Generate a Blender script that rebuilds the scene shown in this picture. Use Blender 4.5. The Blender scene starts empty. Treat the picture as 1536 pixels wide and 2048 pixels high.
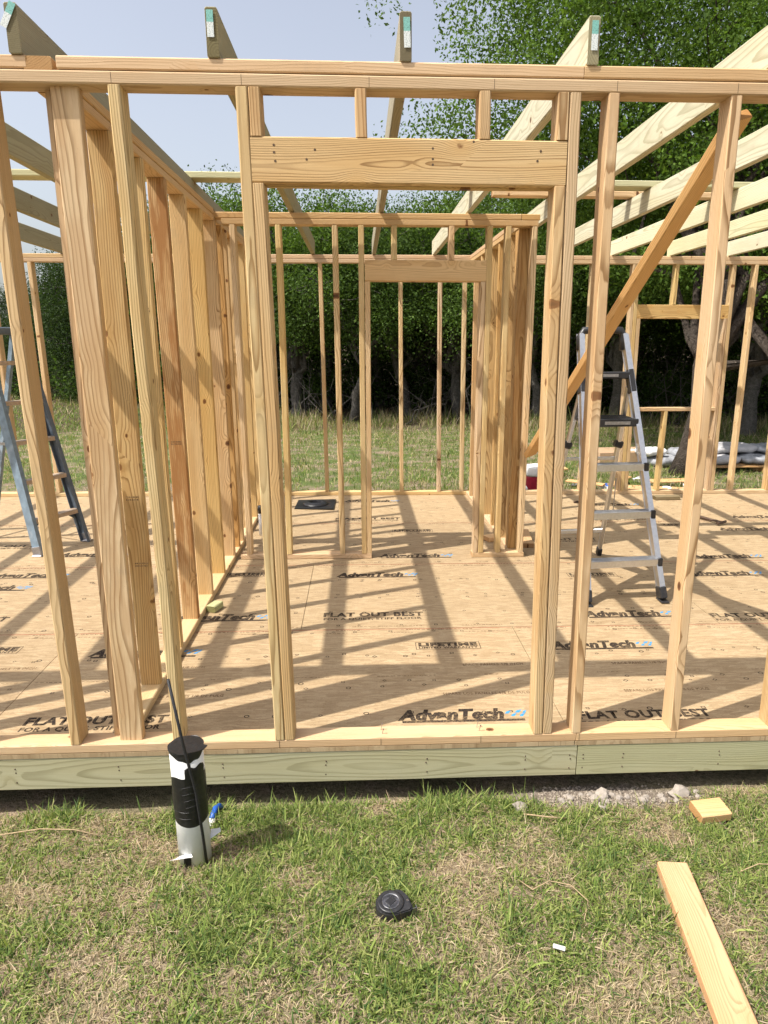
import bpy, bmesh, math, random
import numpy as np
from mathutils import Vector, Matrix

rng = np.random.default_rng(7)
random.seed(7)
scene = bpy.context.scene
col = scene.collection

# ------------------------------------------------------------------ camera, sky, sun, exposure
cam_d = bpy.data.cameras.new('camera')
cam = bpy.data.objects.new('camera', cam_d)
col.objects.link(cam)
YAW, PITCH, ROLL = 0.0559763, 0.2465573, -0.0022896
fwd = Vector((math.sin(YAW) * math.cos(PITCH), math.cos(YAW) * math.cos(PITCH), -math.sin(PITCH)))
rgt = Vector((math.cos(YAW), -math.sin(YAW), 0))
upv = rgt.cross(fwd)
r2 = rgt * math.cos(ROLL) + upv * math.sin(ROLL)
u2 = -rgt * math.sin(ROLL) + upv * math.cos(ROLL)
cm = Matrix((r2, u2, -fwd)).transposed().to_4x4()
cm.translation = Vector((0.78642, -2.53796, 1.57967))
cam.matrix_world = cm
cam_d.sensor_fit = 'VERTICAL'
cam_d.sensor_height = 36.0
cam_d.sensor_width = 27.0
cam_d.lens = 1407.09 / 2048 * 36.0
cam_d.shift_x = -44.16 / 2048
cam_d.shift_y = 15.56 / 2048
cam_d.clip_start = 0.05
cam_d.clip_end = 800
scene.camera = cam

SUN = Vector((0.588, 0.266, -1.0)).normalized()      # the way the light travels
world = bpy.data.worlds.new('World')
scene.world = world
world.use_nodes = True
wn, wl = world.node_tree.nodes, world.node_tree.links
sky = wn.new('ShaderNodeTexSky')
sky.sky_type = 'NISHITA'
sky.sun_disc = False
sky.sun_elevation = math.asin(-SUN.z)
sky.sun_rotation = math.atan2(-SUN.x, -SUN.y)
sky.air_density = 1.2
sky.dust_density = 3.6
sky.ozone_density = 2.0
hs = wn.new('ShaderNodeHueSaturation')               # thin high haze: a paler sky all round
hs.inputs['Saturation'].default_value = 0.50
hs.inputs['Hue'].default_value = 0.51
wl.new(sky.outputs[0], hs.inputs['Color'])
wl.new(hs.outputs[0], wn['Background'].inputs[0])
wn['Background'].inputs[1].default_value = 0.14
sd = bpy.data.lights.new('sun', 'SUN')
sd.energy = 4.1
sd.angle = math.radians(0.55)
sd.color = (1.0, 0.945, 0.86)
sun = bpy.data.objects.new('sun', sd)
col.objects.link(sun)
sun.rotation_euler = SUN.to_track_quat('-Z', 'Y').to_euler()
scene.view_settings.view_transform = 'Standard'
scene.view_settings.look = 'None'
scene.view_settings.gamma = 1
scene.view_settings.exposure = 0.6
scene.view_settings.use_curve_mapping = False
scene.cycles.max_bounces = 4
scene.cycles.diffuse_bounces = 2
scene.cycles.glossy_bounces = 2
scene.cycles.transmission_bounces = 2
scene.cycles.adaptive_threshold = 0.02

# ------------------------------------------------------------------ node helper
class NT:
    def __init__(self, name):
        self.m = bpy.data.materials.new(name)
        self.m.use_nodes = True
        self.t = self.m.node_tree
        self.t.nodes.clear()
        self.out = self.n('ShaderNodeOutputMaterial')
    def n(self, kind, **kw):
        x = self.t.nodes.new(kind)
        for k, v in kw.items():
            setattr(x, k, v)
        return x
    def put(self, sock, v):
        if isinstance(v, bpy.types.NodeSocket):
            self.t.links.new(v, sock)
        elif v is not None:
            if isinstance(v, (tuple, list)) and len(v) == 3 and sock.type == 'RGBA':
                v = (*v, 1)
            sock.default_value = v
    def math(self, op, a, b=None, c=None, clamp=False):
        x = self.n('ShaderNodeMath', operation=op, use_clamp=clamp)
        self.put(x.inputs[0], a); self.put(x.inputs[1], b)
        if c is not None: self.put(x.inputs[2], c)
        return x.outputs[0]
    def vmath(self, op, a, b=None, scale=None):
        x = self.n('ShaderNodeVectorMath', operation=op)
        self.put(x.inputs[0], a)
        if b is not None: self.put(x.inputs[1], b)
        if scale is not None: self.put(x.inputs['Scale'], scale)
        return x.outputs['Value'] if op in ('LENGTH', 'DOT_PRODUCT', 'DISTANCE') else x.outputs[0]
    def sep(self, v):
        x = self.n('ShaderNodeSeparateXYZ'); self.put(x.inputs[0], v); return x.outputs
    def comb(self, a=0.0, b=0.0, c=0.0):
        x = self.n('ShaderNodeCombineXYZ')
        for s, v in zip(x.inputs, (a, b, c)): self.put(s, v)
        return x.outputs[0]
    def noise(self, vec, scale=1.0, detail=2.0, rough=0.5, color=False, dist=0.0):
        x = self.n('ShaderNodeTexNoise')
        self.put(x.inputs['Vector'], vec); self.put(x.inputs['Scale'], scale)
        x.inputs['Detail'].default_value = detail; x.inputs['Roughness'].default_value = rough
        x.inputs['Distortion'].default_value = dist
        return x.outputs['Color' if color else 'Fac']
    def smooth(self, v, a, b, lo=0.0, hi=1.0):
        x = self.n('ShaderNodeMapRange', interpolation_type='SMOOTHSTEP')
        for s, q in zip(x.inputs, (v, a, b, lo, hi)): self.put(s, q)
        return x.outputs[0]
    def lin(self, v, a, b, lo=0.0, hi=1.0):
        x = self.n('ShaderNodeMapRange')
        for s, q in zip(x.inputs, (v, a, b, lo, hi)): self.put(s, q)
        return x.outputs[0]
    def mix(self, f, a, b, mode='MIX'):
        x = self.n('ShaderNodeMix', data_type='RGBA', blend_type=mode)
        self.put(x.inputs[0], f); self.put(x.inputs[6], a); self.put(x.inputs[7], b)
        return x.outputs[2]
    def ramp(self, f, stops, interp='LINEAR'):
        x = self.n('ShaderNodeValToRGB')
        r = x.color_ramp; r.interpolation = interp
        while len(r.elements) < len(stops): r.elements.new(0.5)
        for e, (p, c) in zip(r.elements, stops):
            e.position = p; e.color = (*c, 1) if len(c) == 3 else c
        self.put(x.inputs[0], f)
        return x.outputs[0]
    def bump(self, h, strength=0.3, dist=0.01, normal=None):
        x = self.n('ShaderNodeBump')
        x.inputs['Strength'].default_value = strength; x.inputs['Distance'].default_value = dist
        self.put(x.inputs['Height'], h)
        if normal is not None: self.put(x.inputs['Normal'], normal)
        return x.outputs[0]
    def bsdf(self, color, rough=0.6, metal=0.0, normal=None, spec=0.3, coat=None):
        b = self.n('ShaderNodeBsdfPrincipled')
        self.put(b.inputs['Base Color'], color); self.put(b.inputs['Roughness'], rough)
        b.inputs['Metallic'].default_value = metal
        b.inputs['Specular IOR Level'].default_value = spec
        if normal is not None: self.put(b.inputs['Normal'], normal)
        if coat: b.inputs['Coat Weight'].default_value = coat
        return b.outputs[0]
    def done(self, shader):
        self.t.links.new(shader, self.out.inputs[0]); return self.m
    def obj(self):
        return self.n('ShaderNodeTexCoord').outputs['Object']
    def pos(self):
        return self.n('ShaderNodeNewGeometry').outputs['Position']

def wood(name, early, late, amber, ring=175.0, contrast=1.0, knot_gate=0.12, weather=0.0, end=(0.74, 0.66, 0.58)):
    """Sawn lumber: growth rings round a pith outside the board, knots, fibres; local Z runs along the board."""
    k = NT(name)
    P = k.obj()
    oi = k.n('ShaderNodeObjectInfo')
    rnd = oi.outputs['Random']
    wnz = k.n('ShaderNodeTexWhiteNoise', noise_dimensions='1D')
    k.put(wnz.inputs['W'], k.math('MULTIPLY', rnd, 971.3))
    RV = wnz.outputs['Color']
    rv = k.sep(RV)
    xyz = k.sep(P)
    off = k.math('MULTIPLY', rnd, 83.0)
    zz = k.math('ADD', xyz[2], off)
    # the pith wanders along the board
    drift = k.vmath('SUBTRACT', k.noise(k.comb(off, 0.0, k.math('MULTIPLY', zz, 0.75)), 1.0, 1.5, 0.5, True), (0.5, 0.5, 0.5))
    drift = k.vmath('SCALE', drift, scale=0.13)
    pith = k.comb(k.lin(rv[0], 0, 1, -0.10, 0.10), k.lin(rv[1], 0, 1, -0.085, 0.085), 0.0)
    q = k.vmath('SUBTRACT', k.vmath('SUBTRACT', P, pith), drift)
    qs = k.sep(q)
    # knots
    kv = k.comb(k.math('MULTIPLY', k.math('ADD', xyz[1], off), 6.0), k.math('MULTIPLY', zz, 3.4), k.math('MULTIPLY', k.math('ADD', xyz[0], off), 7.0))
    vor = k.n('ShaderNodeTexVoronoi', voronoi_dimensions='3D', feature='F1')
    vor.inputs['Scale'].default_value = 1.0
    k.put(vor.inputs['Vector'], kv)
    dlt = k.vmath('MULTIPLY', k.vmath('SUBTRACT', kv, vor.outputs['Position']), (1 / 6.0, 0.75 / 3.4, 0.26 / 7.0))
    wob = k.noise(P, 60.0, 2.0)
    d = k.math('ADD', k.vmath('LENGTH', dlt), k.math('MULTIPLY', k.math('SUBTRACT', wob, 0.5), 0.006))
    vc = k.sep(vor.outputs['Color'])
    gate = k.math('GREATER_THAN', vc[0], knot_gate)
    kr = k.lin(vc[1], 0, 1, 0.004, 0.0155)
    kr = k.math('MULTIPLY', kr, gate)
    rel = k.math('DIVIDE', d, k.math('ADD', kr, 0.0004))
    swirl = k.math('MULTIPLY', k.math('EXPONENT', k.math('MULTIPLY', k.math('POWER', k.math('DIVIDE', rel, 2.6), 2.0), -1.0)), kr)
    r = k.vmath('LENGTH', k.comb(qs[0], qs[1], 0.0))
    wav = k.noise(k.vmath('MULTIPLY', k.vmath('ADD', P, k.comb(off, off, off)), (14.0, 14.0, 2.2)), 1.0, 3.0)
    r = k.math('ADD', r, k.math('MULTIPLY', k.math('SUBTRACT', wav, 0.5), 0.014))
    r = k.math('ADD', r, k.math('MULTIPLY', swirl, 1.5))
    rs = k.math('MULTIPLY', r, k.lin(rv[2], 0, 1, ring * 0.7, ring * 1.35))
    t = k.math('FRACT', rs)
    yr = k.n('ShaderNodeTexWhiteNoise', noise_dimensions='1D')
    k.put(yr.inputs['W'], k.math('FLOOR', rs))
    yw = k.lin(yr.outputs['Value'], 0, 1, 0.45, 1.0)
    lw = k.math('MULTIPLY', k.smooth(t, 0.45, 0.92), k.smooth(t, 1.0, 0.94))
    lw = k.math('MULTIPLY', lw, yw)
    fib = k.noise(k.vmath('MULTIPLY', k.vmath('ADD', P, k.comb(off, 0.0, off)), (420.0, 420.0, 7.0)), 1.0, 2.0, 0.6)
    blot = k.noise(k.vmath('MULTIPLY', k.vmath('ADD', P, k.comb(off, off, off)), (9.0, 9.0, 1.6)), 1.0, 2.5)
    c = k.mix(k.smooth(blot, 0.35, 0.72, 0.0, 0.75), early, amber)
    c = k.mix(k.math('MULTIPLY', lw, 0.85 * contrast, clamp=True), c, late)
    # knots: brown heart, dark rim
    c = k.mix(k.smooth(rel, 3.4, 1.0, 0.0, 0.55), c, amber)
    c = k.mix(k.smooth(rel, 1.15, 0.9), c, (0.20, 0.095, 0.04))
    c = k.mix(k.smooth(rel, 0.75, 0.35, 0.0, 0.75), c, (0.06, 0.03, 0.016))
    c = k.mix(k.lin(fib, 0.3, 0.75, 0.0, 0.34), c, k.mix(1.0, c, (0.60, 0.50, 0.42), 'MULTIPLY'))
    # brown water stain on boards whose alpha is lowered
    stain = k.math('SUBTRACT', 1.0, oi.outputs['Alpha'])
    sn = k.noise(k.vmath('MULTIPLY', k.vmath('ADD', P, k.comb(off, off, off)), (22.0, 22.0, 3.4)), 1.0, 4.0, 0.6)
    c = k.mix(k.math('MULTIPLY', stain, k.smooth(sn, 0.40, 0.60)), c, (0.40, 0.22, 0.09))
    # faint handling dirt
    dn = k.noise(k.vmath('ADD', P, k.comb(off, off, 0.0)), 5.0, 5.0, 0.65)
    c = k.mix(k.smooth(dn, 0.56, 0.80, 0.0, 0.35 + weather), c, (0.30, 0.24, 0.17))
    speck = k.noise(k.vmath('ADD', P, k.comb(off, 0.0, 0.0)), 240.0, 1.0)
    c = k.mix(k.smooth(speck, 0.74, 0.80, 0.0, 0.45), c, (0.22, 0.14, 0.08))
    tone = k.lin(rv[0], 0, 1, 0.92, 1.08)
    c = k.mix(1.0, c, k.comb(tone, tone, k.lin(rv[1], 0, 1, 0.86, 1.06)), 'MULTIPLY')
    c = k.mix(1.0, c, oi.outputs['Color'], 'MULTIPLY')
    on = k.sep(k.n('ShaderNodeTexCoord').outputs['Normal'])     # end grain drinks dirt and water: darker
    c = k.mix(k.smooth(k.math('ABSOLUTE', on[2]), 0.8, 0.95), c, k.mix(1.0, c, end, 'MULTIPLY'))
    h = k.math('ADD', k.math('MULTIPLY', lw, 0.5), k.math('MULTIPLY', fib, 0.9))
    h = k.math('ADD', h, k.math('MULTIPLY', k.smooth(rel, 1.2, 0.8), -0.6))
    return k.done(k.bsdf(c, 0.68, 0.0, k.bump(h, 0.35, 0.0012), 0.25))

M = {}
M['pine'] = wood('pine_lumber', (0.70, 0.542, 0.33), (0.29, 0.175, 0.075), (0.63, 0.43, 0.21), 128.0, 1.15)
M['fir'] = wood('plate_lumber', (0.675, 0.51, 0.325), (0.42, 0.27, 0.142), (0.61, 0.415, 0.23), 165.0, 0.8)
M['treated'] = wood('treated_lumber', (0.60, 0.585, 0.43), (0.32, 0.30, 0.18), (0.56, 0.525, 0.35), 115.0, 0.85, 0.25, 0.0, (0.55, 0.52, 0.42))
M['treated_dark'] = wood('treated_lumber_shaded', (0.41, 0.375, 0.245), (0.24, 0.21, 0.12), (0.36, 0.32, 0.19), 150.0, 0.8, 0.25, 0.1, (0.50, 0.47, 0.38))  # shade on the left rafters put into the colour; dark scraps share it

def plain(name, color, rough=0.5, metal=0.0, spec=0.4, var=0.12, scale=30.0, bump=0.0, dirt=None):
    k = NT(name)
    n = k.noise(k.obj(), scale, 4.0, 0.6)
    c = k.mix(k.lin(n, 0.3, 0.7, 0.0, 1.0), tuple(v * (1 - var) for v in color), tuple(min(1, v * (1 + var)) for v in color))
    if dirt:
        dn = k.noise(k.obj(), scale * 0.35, 5.0, 0.7)
        c = k.mix(k.smooth(dn, 0.5, 0.72, 0, 0.6), c, dirt)
    rr = k.lin(k.noise(k.obj(), scale * 2, 2.0), 0.3, 0.7, rough * 0.8, min(1, rough * 1.2))
    nm = k.bump(n, bump, 0.004) if bump else None
    return k.done(k.bsdf(c, rr, metal, nm, spec))

M['tape'] = plain('black_tape', (0.012, 0.012, 0.013), 0.38, 0, 0.5, 0.4, 60, 0.3)
M['plastic_black'] = plain('black_plastic', (0.022, 0.022, 0.024), 0.42, 0, 0.5, 0.3, 40, 0.1)
M['pvc'] = plain('white_pvc', (0.86, 0.855, 0.84), 0.4, 0, 0.45, 0.04, 25)
M['rebar'] = plain('black_rod', (0.02, 0.02, 0.022), 0.5, 0, 0.4, 0.3, 90)
M['blue'] = plain('blue_hose', (0.02, 0.10, 0.42), 0.4, 0, 0.4)
M['alu'] = plain('aluminium', (0.70, 0.71, 0.73), 0.36, 1.0, 0.5, 0.08, 60, 0.05)
M['steel'] = plain('dull_steel', (0.42, 0.42, 0.44), 0.4, 1.0, 0.5, 0.2, 70)
M['rust'] = plain('rusty_steel', (0.10, 0.065, 0.045), 0.65, 0.3, 0.4, 0.4, 60)
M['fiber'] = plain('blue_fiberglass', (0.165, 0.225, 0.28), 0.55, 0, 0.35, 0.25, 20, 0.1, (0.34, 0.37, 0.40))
M['fiber_dark'] = plain('blue_fiberglass_shaded', (0.10, 0.125, 0.155), 0.5, 0, 0.35, 0.2, 20, 0.1)  # far rail's shadowed inner side put into the colour; cap and gussets share it
M['tread'] = plain('worn_tan_tread', (0.42, 0.32, 0.23), 0.6, 0.0, 0.3, 0.2, 50, 0.1, (0.2, 0.15, 0.11))
M['red'] = plain('red_plastic', (0.40, 0.02, 0.05), 0.4, 0, 0.4, 0.2, 30)
M['white'] = plain('white_plastic', (0.80, 0.80, 0.79), 0.4, 0, 0.4, 0.05, 20)
M['card'] = plain('cardboard', (0.46, 0.31, 0.19), 0.8, 0, 0.2, 0.1, 30, 0.1)
M['film'] = plain('grey_plastic_film', (0.37, 0.38, 0.405), 0.32, 0, 0.5, 0.3, 12, 0.6)
M['bag'] = plain('cement_bag_paper', (0.47, 0.455, 0.455), 0.6, 0, 0.3, 0.25, 9, 0.4)
def ink(name, color, wear):
    k = NT(name)
    n = k.noise(k.pos(), 130.0, 4.0, 0.7)
    n2 = k.noise(k.pos(), 9.0, 3.0)
    c = k.mix(k.smooth(k.math('ADD', n, k.math('MULTIPLY', n2, 0.35)), 0.62, 0.86, 0.0, wear), color, (0.42, 0.30, 0.165))
    return k.done(k.bsdf(c, 0.8, 0, None, 0.1))
M['ink'] = ink('black_ink', (0.032, 0.024, 0.020), 0.45)
M['ink_soft'] = ink('worn_brown_ink', (0.13, 0.08, 0.045), 0.9)
M['ink_blue'] = plain('blue_ink', (0.06, 0.28, 0.55), 0.75, 0, 0.15, 0.4, 160)
M['ink_red'] = plain('red_ink', (0.45, 0.12, 0.07), 0.75, 0, 0.15, 0.4, 160)
M['pencil'] = plain('pencil_mark', (0.13, 0.09, 0.06), 0.8, 0, 0.1, 0.3, 200)
M['gravel'] = plain('gravel_crumbs', (0.30, 0.255, 0.205), 0.9, 0, 0.15, 0.4, 90, 0.5)
M['rock'] = plain('limestone', (0.33, 0.29, 0.25), 0.9, 0, 0.15, 0.25, 28, 0.8, (0.30, 0.24, 0.18))
M['paper'] = plain('white_litter', (0.75, 0.74, 0.72), 0.7, 0, 0.2, 0.1, 30)
M['dry'] = plain('dry_stem', (0.37, 0.275, 0.165), 0.8, 0, 0.15, 0.25, 40)

def tag_material():
    k = NT('paper_tag')
    s = k.sep(k.obj())
    c = k.mix(k.math('GREATER_THAN', s[2], 0.004), (0.72, 0.76, 0.74), (0.22, 0.50, 0.44))
    n = k.noise(k.vmath('MULTIPLY', k.obj(), (500.0, 60.0, 190.0)), 1.0, 2.0)
    c = k.mix(k.smooth(n, 0.56, 0.62, 0.0, 0.75), c, (0.07, 0.13, 0.12))
    return k.done(k.bsdf(c, 0.6))
M['tag'] = tag_material()

def subfloor_material():
    k = NT('strand_board')
    P = k.pos()
    ran = k.n('ShaderNodeObjectInfo').outputs['Random']
    vor = k.n('ShaderNodeTexVoronoi', voronoi_dimensions='2D', feature='F1')
    wv = k.vmath('ADD', P, k.vmath('SCALE', k.vmath('SUBTRACT', k.noise(P, 6.0, 2.0, 0.5, True), (0.5, 0.5, 0.5)), scale=0.03))
    k.put(vor.inputs['Vector'], k.vmath('MULTIPLY', wv, (19.0, 95.0, 1.0)))
    vor.inputs['Scale'].default_value = 1.0
    cell = k.sep(vor.outputs['Color'])
    c = k.ramp(cell[0], [(0.0, (0.335, 0.24, 0.135)), (0.5, (0.40, 0.292, 0.170)), (1.0, (0.465, 0.352, 0.213))])
    f1 = k.noise(k.vmath('MULTIPLY', wv, (34.0, 300.0, 1.0)), 1.0, 3.0, 0.6)
    c = k.mix(k.smooth(f1, 0.52, 0.72, 0.0, 0.70), c, (0.25, 0.16, 0.085))
    f2 = k.noise(k.vmath('MULTIPLY', P, (90.0, 420.0, 1.0)), 1.0, 2.0, 0.6)
    c = k.mix(k.smooth(f2, 0.57, 0.68, 0.0, 0.75), c, (0.17, 0.10, 0.05))
    f3 = k.noise(k.vmath('MULTIPLY', wv, (60.0, 240.0, 1.0)), 1.0, 2.0)
    c = k.mix(k.smooth(f3, 0.58, 0.74, 0.0, 0.30), c, (0.54, 0.42, 0.27))
    big = k.noise(P, 1.6, 3.0)
    c = k.mix(k.smooth(big, 0.45, 0.75, 0.0, 0.22), c, (0.40, 0.27, 0.15))
    scuff = k.noise(k.vmath('MULTIPLY', P, (5.0, 8.0, 1.0)), 1.0, 6.0, 0.7)
    c = k.mix(k.smooth(scuff, 0.54, 0.72, 0.0, 0.30), c, (0.30, 0.215, 0.13))
    dust = k.noise(k.vmath('MULTIPLY', P, (3.0, 3.0, 1.0)), 1.0, 7.0, 0.75)
    c = k.mix(k.smooth(dust, 0.56, 0.70, 0.0, 0.35), c, (0.50, 0.39, 0.25))
    t = k.lin(ran, 0, 1, 0.93, 1.07)
    c = k.mix(1.0, c, k.comb(t, t, t), 'MULTIPLY')
    return k.done(k.bsdf(c, 0.72, 0, k.bump(f1, 0.25, 0.002), 0.2))
M['osb'] = subfloor_material()

def ground_material():
    k = NT('soil_and_thatch')
    P = k.pos()
    s = k.sep(P)
    n1 = k.noise(P, 3.0, 6.0, 0.65)
    n2 = k.noise(P, 55.0, 4.0, 0.7)
    n3 = k.noise(P, 190.0, 2.0, 0.6)
    soil = k.ramp(n2, [(0.25, (0.12, 0.088, 0.06)), (0.5, (0.28, 0.21, 0.15)), (0.75, (0.46, 0.36, 0.275))])
    grn = k.ramp(n2, [(0.3, (0.055, 0.085, 0.022)), (0.7, (0.14, 0.19, 0.055))])
    far = k.smooth(s[1], 4.5, 7.0)
    c = k.mix(k.math('MULTIPLY', k.smooth(n1, 0.35, 0.6), k.lin(far, 0, 1, 0.35, 0.95)), soil, grn)
    # bare pale dirt by the rim, right of the door
    dx = k.math('DIVIDE', k.math('SUBTRACT', s[0], 1.74), 0.50)
    dy = k.math('DIVIDE', k.math('SUBTRACT', s[1], -0.05), 0.14)
    dd = k.math('ADD', k.math('ADD', k.math('MULTIPLY', dx, dx), k.math('MULTIPLY', dy, dy)), k.math('MULTIPLY', k.math('SUBTRACT', k.noise(P, 9.0, 4.0), 0.5), 1.8))
    c = k.mix(k.smooth(dd, 1.0, 0.3), c, k.ramp(n2, [(0.25, (0.14, 0.11, 0.085)), (0.75, (0.36, 0.30, 0.245))]))
    # leaf litter under the wood
    wood_edge = k.math('ADD', s[1], k.math('MULTIPLY', k.math('SUBTRACT', k.noise(P, 0.7, 4.0), 0.5), 4.0))
    c = k.mix(k.smooth(wood_edge, 12.2, 13.6), c, k.ramp(n2, [(0.3, (0.055, 0.042, 0.028)), (0.75, (0.17, 0.13, 0.085))]))
    h = k.math('ADD', k.math('MULTIPLY', n2, 1.0), k.math('MULTIPLY', n3, 0.5))
    return k.done(k.bsdf(c, 0.95, 0, k.bump(h, 0.8, 0.02), 0.1))
M['ground'] = ground_material()

def leafy(name, trans=0.35, rough=0.6, spec=0.10, tcol=(1.25, 1.35, 0.55)):
    k = NT(name)
    a = k.n('ShaderNodeAttribute', attribute_name='tint')
    c = a.outputs['Color']
    b = k.bsdf(c, rough, 0, None, spec)
    tr = k.n('ShaderNodeBsdfTranslucent')
    k.put(tr.inputs[0], k.mix(1.0, c, tcol, 'MULTIPLY'))
    ms = k.n('ShaderNodeMixShader'); ms.inputs[0].default_value = trans
    k.t.links.new(b, ms.inputs[1]); k.t.links.new(tr.outputs[0], ms.inputs[2])
    return k.done(ms.outputs[0])
M['leaf'] = leafy('tree_leaf')
M['grass'] = leafy('grass_blade', 0.30, 0.6, 0.15)

def bark_material(name, lo, hi):
    k = NT(name)
    P = k.obj()
    v = k.n('ShaderNodeTexVoronoi', feature='DISTANCE_TO_EDGE')
    k.put(v.inputs['Vector'], k.vmath('MULTIPLY', k.vmath('ADD', P, k.vmath('SCALE', k.noise(P, 6.0, 3.0, 0.5, True), scale=0.12)), (22.0, 22.0, 7.0)))
    e = k.smooth(v.outputs['Distance'], 0.02, 0.30)
    n = k.noise(P, 18.0, 5.0, 0.7)
    c = k.mix(k.lin(n, 0.3, 0.7), lo, hi)
    c = k.mix(k.smooth(v.outputs['Distance'], 0.12, 0.0, 0.0, 0.7), c, tuple(x * 0.35 for x in lo))
    return k.done(k.bsdf(c, 0.9, 0, k.bump(k.math('ADD', e, k.math('MULTIPLY', n, 0.5)), 0.9, 0.03), 0.1))
M['bark'] = bark_material('grey_bark', (0.15, 0.135, 0.115), (0.36, 0.33, 0.295))
M['bark_oak'] = bark_material('dark_rough_bark', (0.085, 0.065, 0.05), (0.21, 0.175, 0.145))

# ------------------------------------------------------------------ object helpers
W = {}                                              # world matrix of every object
def link(name, me, mat=None, parent=None, M4=None):
    o = bpy.data.objects.new(name, me)
    col.objects.link(o)
    M4 = M4 or Matrix.Identity(4)
    W[o] = M4
    if mat is not None and me is not None and not me.materials:
        me.materials.append(mat)
    if parent is not None:
        o.parent = parent
        o.matrix_parent_inverse = W[parent].inverted()
    o.matrix_basis = M4
    return o
def tag(o, label=None, cat=None, group=None, kind=None):
    for k, v in (('label', label), ('category', cat), ('group', group), ('kind', kind)):
        if v: o[k] = v
    return o
def thing(name, label, cat, loc, group=None):
    return tag(link(name, None, None, None, Matrix.Translation(loc)), label, cat, group)

def np_mesh(name, verts, faces_flat, sizes, smooth=False):
    me = bpy.data.meshes.new(name)
    verts = np.asarray(verts, np.float32)
    faces_flat = np.asarray(faces_flat, np.int32)
    sizes = np.asarray(sizes, np.int32)
    me.vertices.add(len(verts)); me.vertices.foreach_set('co', verts.ravel())
    me.loops.add(len(faces_flat)); me.loops.foreach_set('vertex_index', faces_flat)
    me.polygons.add(len(sizes))
    st = np.zeros(len(sizes), np.int32); st[1:] = np.cumsum(sizes)[:-1]
    me.polygons.foreach_set('loop_start', st)
    if smooth: me.polygons.foreach_set('use_smooth', np.ones(len(sizes), bool))
    me.update(calc_edges=True)
    return me
def set_tint(me, cols):
    a = me.color_attributes.new('tint', 'FLOAT_COLOR', 'POINT')
    c = np.ones((len(cols), 4), np.float32); c[:, :3] = cols
    a.data.foreach_set('color', c.ravel())

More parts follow.
